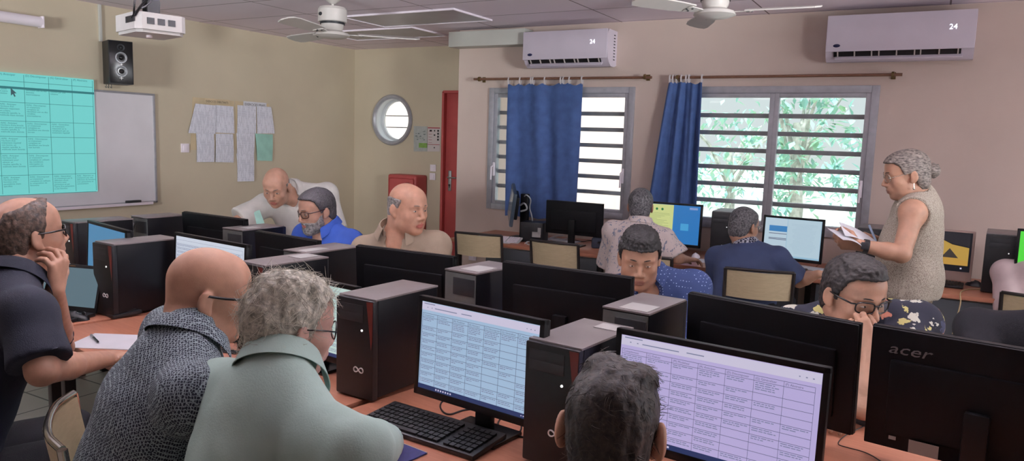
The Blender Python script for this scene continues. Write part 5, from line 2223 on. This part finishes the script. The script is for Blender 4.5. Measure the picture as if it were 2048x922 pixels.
        v = displace(v, q, lambda p: amp * (noise.noise(Vector((p[0] * 9 + off, p[1] * 9, p[2] * 5))) + .7 * noise.noise(Vector((p[0] * 17 + p[2] * 9, p[1] * 17, p[2] * 13 + off)))))
        so = mesh_obj('shirt', v, q, [shirt['m']], root, O)
        col = shirt.get('collar')
        if col:
            A = hb - nb
            A = A / np.linalg.norm(A)
            A = A * .6 + S * .4
            A /= np.linalg.norm(A)
            Cf = Nf - A * (Nf @ A)
            Cf /= np.linalg.norm(Cf)
            Cr = np.cross(Cf, A)
            base = nb + A * col.get('up', .050)
            r0 = neck_r + .007
            gap = col.get('gap', 24)
            hgt = col.get('h', .032)

            def cf(u, w):
                th = math.radians(gap + (360 - 2 * gap) * u)
                fr = math.cos(th)
                prof = [(r0 - .002, -.012), (r0 + .001, hgt * .6), (r0 + .004, hgt), (r0 + .010, hgt), (r0 + .018, hgt * .5), (r0 + .028 + .012 * max(0, fr), -.014 - .028 * max(0, fr) ** 3)]
                k = w * (len(prof) - 1)
                i = min(int(k), len(prof) - 2)
                f_ = k - i
                r = prof[i][0] * (1 - f_) + prof[i + 1][0] * f_
                z = prof[i][1] * (1 - f_) + prof[i + 1][1] * f_
                z -= .018 * max(0, fr)
                r += .016 * max(0, fr) + .006 * abs(math.sin(th))
                return V(base + Cf * r * math.cos(th) + Cr * r * math.sin(th) + A * z - O)
            mb = MB()
            mb.sheet(cf, 48, 10, .002)
            c_ = mb.build('collar', col.get('m', shirt['m']), so, angle=70)
            if col.get('m'):
                c_['label'] = col.get('label', 'collar with a contrasting edge')
        if shirt.get('buttons'):
            mb = MB()
            for k in range(5):
                pb = nb + Nf * (.128 * g) - S * (.07 + .08 * k)
                mb.sphere(V(pb - O), .006, 8, scale=(1, 1, 1))
            mb.build('button', mat('shirt_button', (190, 180, 170), .4), so)
    # ---------------- trousers and shoes
    if trousers:
        hip = [pv - Rt * .085 * g, pv + Rt * .085 * g]
        if standing:
            kn = [npv((p[0], p[1], .49)) + Ff * .02 for p in hip]
            an = [npv((p[0], p[1], .09)) for p in hip]
        else:
            fl = [npv((p[0], p[1], .545)) for p in hip]
            hip = fl
            kn = [fl[0] + Ff * .40 - Rt * .05, fl[1] + Ff * .40 + Rt * .05]
            an = [npv((k[0], k[1], .10)) - Ff * .05 for k in kn]
        allq = np.array(hip + kn + an + [pv])
        F = Field(allq.min(0) - .22, allq.max(0) + .22, .014)
        F.ell(pv + S * .0, B, (.172 * g, .125 * g + belly * .3, .13), 0)
        w1 = trousers.get('w', 1.0)
        for i in (0, 1):
            F.cone(hip[i], kn[i], .090 * g * w1, .066 * w1, .04)
            F.cone(kn[i], an[i], .066 * w1, .055 * w1, .02)
        top = trousers.get('top', pv[2] + .07)
        F.cut(lambda X, Y, Z: Z - top + 0 * X + 0 * Y)
        v, q = F.mesh()
        v = displace(v, q, lambda p: .005 * nz(p, 11))
        mesh_obj('trousers', v, q, [trousers['m']], root, O)
        for i in (0, 1):
            F = Field(an[i] - .2, an[i] + .24, .012)
            f0 = an[i] * np.array([1, 1, 0]) + np.array([0, 0, .045])
            F.cone(f0 - Ff * .05, f0 + Ff * .15, .044, .036, 0)
            F.cone(f0 - Ff * .03, an[i], .042, .045, .03)
            F.cut(lambda X, Y, Z: .006 - Z + 0 * X + 0 * Y)
            v, q = F.mesh()
            mesh_obj('shoe', v, q, [shoe_m], root, O)
    if extra:
        extra(root, O, H, locals())
    return root
# ------------------------------------------------------------------ cloth materials
def cloth(name, rgb, var=.06, bump=.25, bs=350, rough=.85):
    return mat(name, rgb, rough, var=var, vscale=9, bump=bump, bscale=bs)


navy_cloth = cloth('navy_black_cotton', (20, 25, 42))
linen = cloth('pale_sage_linen', (168, 192, 184), .05, .12, 260)
white_polo = cloth('white_polo_cotton', (206, 204, 198))
blue_polo = cloth('royal_blue_polo', (46, 80, 164))
tan_shirt = cloth('tan_shirt_cotton', (146, 130, 112))
navy_polo = cloth('navy_polo_cotton', (52, 64, 96))
pale_pink = cloth('pale_pink_cotton', (206, 186, 186))
black_cloth = cloth('black_cotton', (18, 18, 26))
khaki = cloth('brown_khaki_trousers', (128, 112, 94))
dark_tr = cloth('dark_trousers', (22, 22, 30))
jeans = cloth('dark_blue_trousers', (34, 42, 62))

nb = NB('white_lattice_print', .85)
vo = nb.n('ShaderNodeTexVoronoi', Scale=175.0, Randomness=.35, _feature='DISTANCE_TO_EDGE')
nb.l(nb.vec((1, 1, .8), (.6, .4, .5)), vo.inputs['Vector'])
v2 = nb.n('ShaderNodeTexVoronoi', Scale=105.0, Randomness=1.0, _feature='F1')
nb.l(nb.vec(), v2.inputs['Vector'])
m_ = nb.math('MULTIPLY', nb.math('LESS_THAN', vo.outputs['Distance'], .11), nb.math('GREATER_THAN', v2.outputs['Distance'], .22))
lattice = nb.color(nb.mix(m_, (30, 38, 54), (150, 164, 170)))

nb = NB('blue_dotted_print', .85)
vo = nb.n('ShaderNodeTexVoronoi', Scale=78.0, Randomness=.25)
nb.l(nb.vec(), vo.inputs['Vector'])
dots = nb.color(nb.mix(nb.math('LESS_THAN', vo.outputs['Distance'], .19), (42, 60, 104), (160, 176, 206)))

nb = NB('dark_floral_print', .85)
vo = nb.n('ShaderNodeTexVoronoi', Scale=23.0, Randomness=1.0)
ns = nb.n('ShaderNodeTexNoise', Scale=60.0, Detail=3.0)
nb.l(nb.vec(), ns.inputs['Vector'])
ad = nb.n('ShaderNodeMix', _data_type='VECTOR')
ad.inputs[0].default_value = .035
nb.l(nb.vec(), ad.inputs[4])
nb.l(ns.outputs['Color'], ad.inputs[5])
nb.l(ad.outputs[1], vo.inputs['Vector'])
sepc = nb.n('ShaderNodeSeparateColor')
nb.l(vo.outputs['Color'], sepc.inputs[0])
cr = nb.n('ShaderNodeValToRGB')
cr.color_ramp.interpolation = 'CONSTANT'
for i, (p, c) in enumerate(((0, (30, 32, 48)), (.24, (206, 142, 112)), (.42, (24, 26, 42)), (.62, (206, 204, 190)), (.72, (60, 66, 92)), (.80, (186, 120, 100)), (.90, (196, 186, 120)))):
    if i < 2:
        e_ = cr.color_ramp.elements[i]
        e_.position = p
    else:
        e_ = cr.color_ramp.elements.new(p)
    e_.color = lin(c)
nb.l(sepc.outputs[0], cr.inputs[0])
floral = nb.color(nb.mix(nb.math('LESS_THAN', vo.outputs['Distance'], .52), (26, 28, 44), cr.outputs[0]))

nb = NB('beige_crochet', .9)
vo = nb.n('ShaderNodeTexVoronoi', Scale=240.0, Randomness=.7)
nb.l(nb.vec(), vo.inputs['Vector'])
ns = nb.n('ShaderNodeTexNoise', Scale=14.0, Detail=3.0)
nb.l(nb.vec(), ns.inputs['Vector'])
gap = nb.math('MULTIPLY', nb.math('GREATER_THAN', vo.outputs['Distance'], .52), nb.math('GREATER_THAN', ns.outputs['Fac'], .30))
nb.bump(vo.outputs['Distance'], .5, .004)
crochet = nb.color(nb.mix(gap, (182, 173, 158), (144, 133, 120)))

nb = NB('white_fern_print', .85)
ns = nb.n('ShaderNodeTexNoise', Scale=42.0, Detail=4.0, Distortion=1.2)
nb.l(nb.vec((1, 1, .6)), ns.inputs['Vector'])
fern = nb.color(nb.mix(nb.math('GREATER_THAN', ns.outputs['Fac'], .60), (208, 194, 190), (124, 130, 148)))

nb = NB('check_collar', .85)
ck = nb.n('ShaderNodeTexChecker', Scale=70.0)
nb.l(nb.vec(), ck.inputs['Vector'])
check_m = nb.color(nb.mix(ck.outputs['Fac'], (40, 44, 62), (176, 176, 186)))

frame_blk = mat('black_acetate', (16, 14, 18), .25)
frame_brn = mat('dark_red_acetate', (60, 24, 22), .25)
frame_wire = mat('thin_gold_wire', (196, 190, 176), .2, metal=.9)

h_white = hair_mat('white', (150, 148, 138), (216, 212, 196))
h_white2 = mat('white_strand', (186, 182, 168), .6)
h_brown = hair_mat('dark_brown', (14, 12, 14), (52, 41, 34))
h_brown2 = mat('brown_strand', (48, 38, 31), .5)
h_black = hair_mat('black_curly', (14, 13, 14), (40, 37, 38), (150, 150, 150))
h_dark = hair_mat('near_black', (20, 18, 20), (52, 46, 44))
h_grey = hair_mat('grey', (84, 80, 78), (150, 146, 142))
h_saltp = hair_mat('salt_pepper', (44, 44, 48), (112, 110, 112))
h_salt2 = hair_mat('dark_salt', (34, 34, 38), (86, 84, 88), (200, 200, 200))
h_woman = hair_mat('greying_brown', (60, 52, 48), (140, 130, 122), (60, 60, 200))
h_thin = hair_mat('thin_dark', (44, 36, 32), (98, 80, 68))
brow_d = mat('dark_brow_hair', (34, 28, 26), .8)
brow_g = mat('grey_brow_hair', (110, 100, 94), .8)

S_A = skin_mat('tanned', (184, 142, 120), (168, 104, 92))
S_B = skin_mat('ruddy', (188, 144, 120), (178, 108, 98))
S_C = skin_mat('brown', (168, 128, 104), (150, 104, 90))
S_D = skin_mat('olive', (176, 134, 110), (160, 110, 96))


def up(p, d):
    p = Vector(p)
    p.z += d
    return p


# ------------------------------------------------------------------ the near row, backs to the camera
nb_ = atZ(20, 580, 2.30)
person('man at the left edge in a navy shirt and black glasses, chin in his hand',
       ((atZ(56, 470, 2.40), 87, -6), dict(scale=1.03)), nb_, (nb_.x - .03, nb_.y - .20, .55), 78,
       el=(onZ(122, 694, .785), atZ(84, 742, 2.12)), wr=(atZ(110, 580, 2.36), onZ(222, 716, .80)),
       hands=(dict(D=(.10, .12, 1), N=(-.85, -.35, .25), curl=(38, 42, 25), spread=.22, thumb=.1), dict(D=(.7, .7, -.02), N=(0, 0, -1))),
       skin=S_A, hair=dict(m=h_thin, t=.008, line='receding', bald=[(-.1, .05), (-.07, .085), (0, .105), (.06, .112)], amp=.003, scale=70, h=.005), sw=.185, girth=1.05,
       shirt=dict(m=navy_cloth, sleeve=.86, collar=dict(gap=30), t=.014, loose=.02), trousers=dict(m=dark_tr), glasses=dict(m=frame_blk, r=.0024), h=.0045, brow_m=brow_d)

nb_ = atZ(366, 694, 1.83)
person('bald man with dark glasses in a dark shirt printed with a pale lattice',
       ((atZ(418, 590, 1.90), 56, 10), dict(scale=1.02)), nb_, (nb_.x - .14, nb_.y - .11, .55), 60,
       el=(None, atZ(470, 815, 1.86)), wr=(None, atZ(470, 760, 2.1)), sw=.195, girth=1.2, belly=.03, skin=S_B, neck_r=.062,
       shirt=dict(m=lattice, sleeve=1.2, collar=dict(gap=26, h=.024, up=.036), t=.014, wrinkle=.005), trousers=dict(m=dark_tr), glasses=dict(m=frame_blk, r=.0028, temple=1.3), h=.0045, hs=.008, brow_m=brow_g)

nb_ = atZ(550, 770, 1.60)
person('white-haired man with round glasses in a pale sage shirt',
       ((atZ(582, 656, 1.68), 74, 8), dict(scale=.97)), nb_, (nb_.x - .04, nb_.y - .15, .55), 82,
       wr=(None, onZ(770, 885, .79)), el=(None, atZ(715, 905, 1.42)), sw=.192, drop=.07, girth=.98, skin=skin_mat('rosy', (192, 152, 138), (180, 112, 106)),
       hair=dict(m=h_white, m2=h_white2, t=.0075, line='short', amp=.008, scale=34, h=.0045, strands=2400, strand_len=.034, curl=1.6, lift=.26, crown=[((0, -.015, .098), (.068, .078, .036)), ((0, -.066, .02), (.070, .052, .080))], grain=(1, 1, .7)),
       shirt=dict(m=linen, sleeve=1.9, collar=dict(gap=24, h=.036), t=.014, wrinkle=.005), trousers=dict(m=jeans), glasses=dict(m=frame_blk, kind='round', r=.0018), h=.0045, hs=.008, brow_m=brow_g)

hc_ = atZ(1223, 862, 1.36)
nb_ = (hc_.x + .045, hc_.y - .06, hc_.z - .185)
person('dark-haired man seen from behind at the bottom, head before the lavender screen',
       ((hc_, 104, 14), dict(scale=.99, ear=.010)), nb_, (nb_[0] + .02, nb_[1] - .16, .52), 100, sw=.18, girth=1.05, skin=S_B,
       hair=dict(m=h_brown, m2=h_brown2, t=.011, line='short', amp=.004, scale=44, h=.0045, strands=2600, strand_len=.026, curl=.6, lift=.22, flow=(.1, .3, -.9),
                 crown=[((-.022, .0, .118), (.036, .055, .024)), ((.045, -.0, .104), (.032, .055, .022))]),
       shirt=dict(m=black_cloth, sleeve=.8), trousers=dict(m=dark_tr), glasses=dict(m=frame_wire, r=.0014), h=.0045, brow_m=brow_d)

# ------------------------------------------------------------------ the far row, facing the camera
nb_ = atZ(588, 386, 5.12)
person('bald man in a white polo leaning over the far table to look at a screen',
       ((atZ(553, 374, 4.92), -62, 24), dict(scale=1.05)), nb_, (nb_.x + .0, nb_.y + .20, .72), -60, standing=True,
       el=(atZ(668, 468, 5.05), atZ(476, 444, 5.0)), wr=(atZ(650, 500, 4.8), atZ(500, 492, 4.8)), sw=.215, girth=1.12, skin=S_A,
       hair=dict(m=h_grey, t=.003, line='receding', bald=[(-.1, .02), (-.06, .03), (0, .03), (.06, .04)], amp=.001),
       shirt=dict(m=white_polo, sleeve=.92, v=.10, collar=dict(gap=38, h=.026), t=.014, loose=.03), trousers=dict(m=dark_tr), brow_m=brow_g)

nb_ = atZ(655, 463, 4.18)
person('grey-bearded man with dark-red glasses in a royal blue polo',
       ((atZ(634, 421, 4.12), -108, 12), dict(scale=1.0)), nb_, (nb_.x + .02, nb_.y + .16, .55), -98, sw=.20, girth=1.12, skin=S_A,
       hair=dict(m=h_salt2, t=.010, line='short', amp=.002), beard=dict(m=h_grey, t=.008),
       shirt=dict(m=blue_polo, sleeve=.8, v=.09, collar=dict(gap=34, h=.026)), trousers=dict(m=jeans), glasses=dict(m=frame_brn, r=.0024), brow_m=brow_g)

nb_ = atZ(798, 474, 3.92)
person('balding man in a tan shirt turning his head to the right',
       ((atZ(815, 417, 3.86), -10, 4), dict(scale=1.10, fat=.013)), nb_, (nb_.x + .02, nb_.y + .17, .55), -74, sw=.20, drop=.06, girth=1.18, belly=.04, skin=S_B, neck_r=.076,
       hair=dict(m=h_grey, t=.006, line='short', bald=[(-.1, .04), (-.06, .055), (0, .050), (.06, .045)], amp=.0015),
       shirt=dict(m=tan_shirt, sleeve=.9, v=.10, collar=dict(gap=34, h=.03), t=.014, loose=.025, buttons=True), trousers=dict(m=dark_tr), brow_m=brow_g)

nb_ = atZ(1300, 562, 3.32)
person('dark curly-haired man looking down in a dotted navy-blue shirt',
       ((atZ(1279, 516, 3.24), -68, 14), dict(scale=1.08, fat=.008)), nb_, (nb_.x + .03, nb_.y + .20, .55), -78, sw=.185, girth=1.10, skin=S_C,
       el=(atZ(1392, 720, 3.1), None), wr=(atZ(1360, 745, 2.9), None),
       hair=dict(m=h_black, t=.010, line='curly', amp=.006, scale=100, grain=(1, 1, 1), h=.0045, crown=[((0, .01, .100), (.066, .078, .034))]),
       shirt=dict(m=dots, sleeve=1.3, v=.10, collar=dict(gap=36, h=.03), t=.014), trousers=dict(m=dark_tr), brow_m=brow_d, h=.005, eye_open=.003)

nb_ = atZ(1708, 628, 2.68)
person('man in a dark floral shirt and black glasses with his hand over his mouth',
       ((atZ(1706, 590, 2.52), -44, 12), dict(scale=1.09)), nb_, (nb_.x + .0, nb_.y + .26, .55), -76, sw=.21, girth=1.05, skin=S_D,
       el=(onZ(1726, 812, .80), atZ(1600, 760, 2.6)), wr=(atZ(1744, 700, 2.36), atZ(1640, 800, 2.4)),
       hands=(dict(D=(-.55, .10, .80), N=(-.25, .95, .12), curl=(48, 40, 20), spread=.05, thumb=.8), None),
       hair=dict(m=h_dark, t=.0085, line='short', amp=.004, scale=100, h=.0045, grain=(1, 1, 1), crown=[((0, .01, .102), (.058, .07, .026))]),
       shirt=dict(m=floral, sleeve=.85, collar=dict(gap=34, h=.028), t=.014, loose=.025), trousers=dict(m=jeans), glasses=dict(m=frame_blk, r=.0024), brow_m=brow_d, h=.0045)

# ------------------------------------------------------------------ the standing woman
nb_ = atZ(1838, 402, 3.62)
wl = atZ(1722, 491, 3.46)


def woman_extra(root, O, H, env):
    # bun, earring, watch
    mb = MB()
    c = H.w((0, -.118, .002)) - O
    mb.sphere(V(c), .034, 20, scale=(1, 1, 1.05))
    for v in mb.bm.verts:
        p = v.co
        v.co = p + (p - V(c)).normalized() * .008 * noise.noise(p * 70)
    mb.build('hair_bun', h_woman, root, angle=80)
    mb = MB()
    e = H.w((-.083, -.006, -.046)) - O
    mb.tube([V(e) + Vector((0.0, 0, .008)), V(e), V(e) + Vector((.002, 0, -.012))], .0015, 6)
    mb.sphere(V(e) + Vector((.002, 0, -.018)), .006, 10)
    mb.build('earring', frame_wire, root)
    w = Vector(wl) - V(O)
    d = (Vector(wl) - V(env['el'][0])).normalized()
    mb = MB()
    q = d.to_track_quat('Z', 'Y').to_matrix().to_4x4()
    mb.lathe([(.031, -.011), (.034, -.011), (.034, .011), (.031, .011), (.031, -.011)], M=Matrix.Translation(w - d * .02) @ q, n=24)
    wt = mb.build('watch_strap', black_pl, root)
    MB().box(w - d * .02 + Vector((0, -.034, .006)), (.034, .008, .034), bevel=.004).build('watch_case', dark_gr, wt)


person('woman standing in a sleeveless beige top, reading papers by the right window',
       ((atZ(1813, 350, 3.58), 196, 12), dict(scale=.97)), nb_, (atZ(1817, 556, 3.64).x, atZ(1817, 556, 3.64).y, .97), 184, standing=True,
       shoulders=(atZ(1826, 424, 3.48), atZ(1830, 420, 3.80)),
       el=(atZ(1803, 508, 3.42), atZ(1800, 506, 3.84)), wr=(wl, atZ(1762, 487, 3.78)),
       hands=(dict(D=(-1, .05, .05), N=(-.1, .75, .55), curl=(35, 45, 30), thumb=.7), dict(D=(-1, -.1, .2), N=(.0, -.8, -.4), curl=(45, 50, 30), thumb=.7)),
       sw=.15, girth=.93, belly=.03, skin=S_D, neck_r=.047,
       hair=dict(m=h_woman, t=.010, line='full', amp=.0016, scale=120, grain=(1, .3, 1), h=.0045),
       shirt=dict(m=crochet, sleeve=0, hem=.90, skirt=True, t=.016, wrinkle=.005), trousers=dict(m=khaki, w=1.3, top=.93), glasses=dict(m=frame_wire, kind='round', r=.0014), brow_m=brow_d, extra=woman_extra, h=.005)

hp = atZ(1700, 484, 3.45)


def held_sheet(label, px, grp):
    q = [atZ(*p) for p in px]
    c = sum(q, Vector()) / 4
    mb = MB()
    mb.sheet(lambda u, v: q[0].lerp(q[1], u).lerp(q[3].lerp(q[2], u), v) - c + Vector((0, 0, .012 * math.sin(PI * u))), 8, 8, .001)
    tag(mb.build('paper_sheet', plain_paper, None, loc=c), label, 'paper', grp)


held_sheet('upper sheet of paper in the hands of the standing woman', [(1678, 444, 3.55), (1757, 486, 3.68), (1738, 491, 3.48), (1690, 472, 3.40)], 'papers held by the woman')
held_sheet('lower sheet of paper in the hands of the standing woman', [(1655, 457, 3.50), (1745, 490, 3.66), (1728, 496, 3.44), (1686, 480, 3.34)], 'papers held by the woman')
pa, pb = atZ(1738, 450, 3.72), atZ(1752, 482, 3.72)
pn = thing('pen', 'pale blue pen in the far hand of the standing woman', 'pen', pb)
MB().cyl((0, 0, 0), pa - pb, .0055, n=10).build('barrel', mat('pale_blue_plastic', (170, 196, 224), .3), pn)
MB().cyl((0, 0, 0), (pb - pa) * .18, .005, .001, n=10).build('tip', steel, pn)

# ------------------------------------------------------------------ the window desks, backs to the camera
nb_ = atZ(1279, 458, 5.22)
person('man in a white printed shirt at the window desk, seen from behind',
       ((atZ(1281, 413, 5.26), 106, 4), dict(scale=1.04)), nb_, (nb_.x - .02, nb_.y - .14, .55), 98, sw=.18, girth=1.08, skin=S_A,
       el=(None, atZ(1350, 515, 5.14)), wr=(None, onZ(1372, 519, .80)), hands=(None, dict(D=(.55, .8, -.05), N=(0, 0, -1), curl=(18, 22, 15))),
       hair=dict(m=h_saltp, t=.009, line='short', amp=.002), shirt=dict(m=fern, sleeve=.98, loose=.04, collar=dict(gap=26), t=.016, wrinkle=.006), trousers=dict(m=dark_tr), eyes=False)

nb_ = atZ(1494, 503, 4.98)
person('man in a navy polo at the window desk, facing the two-page screen',
       ((atZ(1487, 453, 5.02), 66, 8), dict(scale=1.08)), nb_, (nb_.x + .02, nb_.y - .13, .56), 82, sw=.205, girth=1.25, belly=.03, skin=S_D,
       el=(None, atZ(1598, 562, 4.90)), wr=(None, onZ(1636, 548, .80)), hands=(None, dict(D=(.5, .8, 0), N=(0, 0, -1))),
       hair=dict(m=h_saltp, t=.006, line='short', amp=.001), shirt=dict(m=navy_polo, sleeve=.85, collar=dict(gap=26, m=check_m, label='checked polo collar with a white edge'), t=.014), trousers=dict(m=dark_tr), glasses=dict(m=frame_wire), brow_m=brow_d)

nb_ = atZ(2096, 537, 4.5)
person('person in a pale pink shirt cut off by the right edge, before the green screen',
       ((atZ(2108, 492, 4.54), 80, 8), dict(scale=1.0)), nb_, (nb_.x, nb_.y - .12, .55), 86, sw=.21, girth=1.15, skin=S_B,
       el=(atZ(2022, 640, 4.42), None), wr=(atZ(2050, 625, 4.7), None),
       hair=dict(m=h_brown, t=.012, line='full', amp=.002), shirt=dict(m=pale_pink, sleeve=.9, collar=dict(gap=26), t=.014, loose=.02), trousers=dict(m=dark_tr), eyes=False)

nb_ = atZ(2112, 662, 2.80)
person('grey-haired person in a black top mostly beyond the right edge, above the lettered monitor',
       ((atZ(2128, 598, 2.72), 200, 10), dict(scale=1.0)), nb_, (nb_.x, nb_.y + .18, .55), -96, sw=.25, girth=1.1, skin=S_B,
       el=(None, atZ(1968, 760, 2.78)), hair=dict(m=h_grey, t=.012, line='full', amp=.003), shirt=dict(m=black_cloth, sleeve=.9, t=.014), trousers=dict(m=dark_tr), glasses=dict(m=frame_wire), brow_m=brow_g)

# ------------------------------------------------------------------ chairs under the seated people of the two rows
def sit(label, who, b, tube=None, dx=0, dy=0, **kw):
    p = who.location
    return chair(label, (p.x + dx, p.y + dy, 0), math.radians(b - 90), 'school chairs', tube, **kw)


PEOPLE = {o['label'].split(' ')[0] + str(i): o for i, o in enumerate(x for x in COL.objects if x.get('category') == 'person')}
PL = list(PEOPLE.values())
sit('school chair under the man in navy at the left edge', PL[0], 80)
chair('chair with bright tubing under the bald man in the lattice shirt', (-1.72, 1.23, 0), math.radians(57 - 90), 'school chairs', chrome, back_h=.86)
sit('school chair under the white-haired man', PL[2], 84)
sit('school chair under the dark-haired man at the bottom', PL[3], 98)
sit('school chair under the man in the blue polo', PL[5], -97)
sit('school chair under the man in the tan shirt', PL[6], -76)
sit('school chair under the man in the dotted shirt', PL[7], -80)
sit('school chair under the man in the floral shirt', PL[8], -78)
sit('chair with a pale rounded back under the person in pink', PL[12], 80)
sit('school chair under the grey-haired person at the right edge', PL[13], -96)
# ------------------------------------------------------------------ light and view
wd = bpy.data.worlds.new('sky')
SC.world = wd
wd.use_nodes = True
nt = wd.node_tree
bg = nt.nodes['Background']
tc = nt.nodes.new('ShaderNodeTexCoord')
sx = nt.nodes.new('ShaderNodeSeparateXYZ')
nt.links.new(tc.outputs['Generated'], sx.inputs[0])
rp = nt.nodes.new('ShaderNodeValToRGB')
rp.color_ramp.elements[0].position = .50
rp.color_ramp.elements[0].color = (.84, .88, .88, 1)
e = rp.color_ramp.elements.new(.62)
e.color = (.76, .87, .91, 1)
rp.color_ramp.elements[-1].position = 1.0
rp.color_ramp.elements[-1].color = (4.2, 4.6, 5.0, 1)
mm = nt.nodes.new('ShaderNodeMath')
mm.operation = 'MULTIPLY_ADD'
mm.inputs[1].default_value = .5
mm.inputs[2].default_value = .5
nt.links.new(sx.outputs[2], mm.inputs[0])
nt.links.new(mm.outputs[0], rp.inputs[0])
nt.links.new(rp.outputs[0], bg.inputs[0])
bg.inputs[1].default_value = 1.0


def area(name, loc, size, sy, power, col, rot=(0, 0, 0)):
    l = bpy.data.lights.new(name, 'AREA')
    l.shape = 'RECTANGLE'
    l.size, l.size_y = size, sy
    l.energy = power
    l.color = lin(col)[:3]
    o = bpy.data.objects.new(name, l)
    COL.objects.link(o)
    o.location = loc
    o.rotation_euler = rot
    return o




def fill(label, x, y, up_, down):  # overhead fill fixture, added out of view to brighten the ceiling
    t = thing('fill_light', label, 'pendant light', (x, y, 2.30), 0, 'pendant lights over the tables')  # added fill fixture, out of view
    MB().box((0, 0, 0), (1.2, .12, .05), bevel=.008).build('housing', white_pl, t)
    for dx in (-.45, .45):
        MB().cyl((dx, 0, .02), (dx, 0, HC - 2.30), .004, n=8).build('suspension', steel, t)
    MB().box((0, 0, -.028), (1.14, .10, .006)).build('diffuser', lit, t)  # part of the added fill fixture
    area('fill_up', (x, y, 2.33), 1.1, .1, up_, (248, 250, 255), (PI, 0, 0))
    area('fill_down', (x, y, 2.262), 1.1, .1, down, (255, 244, 236))


for lab, x, y, a, b in (('pendant light over the left end of the tables', -3.5, .7, 22, 1), ('pendant light over the near table', -1.7, 1.5, 24, 1),  # added fill fixtures, out of view
                        ('pendant light over the row of towers', -2.7, 2.2, 60, 1), ('pendant light before the standing woman', -.3, 2.5, 46, 1),  # added fill fixtures, out of view
                        ('pendant light at the right side of the room', 1.5, 2.4, 16, 1)):  # added fill fixture, out of view
    fill(lab, x, y, a, b)
# added area light, fills in from an opening in the unseen right-hand wall
area('right_fill_light', (XR + .1, 4.0, 1.58), 1.2, 2.7, 45, (246, 248, 255), (0, PI / 2, 0))


def filler(x, y, z, aim, power, cone):  # unseen spot on a stand, added to brighten ceiling and far walls
    t = thing('added_floor_lamp', 'floor uplighter lamp %s' % ('at the right-hand wall' if x > 0 else 'on the left behind the camera'), 'lamp', (x, y, z), 0, 'floor uplighters')  # added fill lamp, out of view
    MB().lathe([(.0, -.14), (.05, -.13), (.08, -.04), (.085, -.03), (.0, -.05)], n=20).build('added_lamp_bowl', steel, t)
    MB().cyl((0, 0, -z + .02), (0, 0, -.12), .014, n=10).cyl((0, 0, -z), (0, 0, -z + .02), .14, n=24).build('stand', steel, t)
    l = bpy.data.lights.new('fill_spot', 'SPOT')
    l.energy = power
    l.spot_size = math.radians(cone)
    l.spot_blend = 1.0
    l.shadow_soft_size = .45
    l.color = lin((248, 251, 255))[:3]
    o = bpy.data.objects.new('fill_spot', l)
    COL.objects.link(o)
    o.location = (x, y, z + .02)
    o.rotation_euler = (Vector(aim) - Vector((x, y, z + .02))).to_track_quat('-Z', 'Y').to_euler()


filler(2.4, 2.2, 1.9, (-3.2, 5.0, 3.2), 900, 54)
filler(-3.4, -2.2, 1.7, (-5.8, 5.0, 2.7), 900, 50)
sun = bpy.data.lights.new('sun', 'SUN')
sun.energy = 3.2
sun.angle = math.radians(1)
so = bpy.data.objects.new('sun', sun)
COL.objects.link(so)
so.rotation_euler = (math.radians(40), 0, math.radians(20))

vs = SC.view_settings
vs.view_transform = 'Standard'
vs.look = 'None'
vs.exposure = 0.0
vs.gamma = 1.0
vs.use_curve_mapping = False
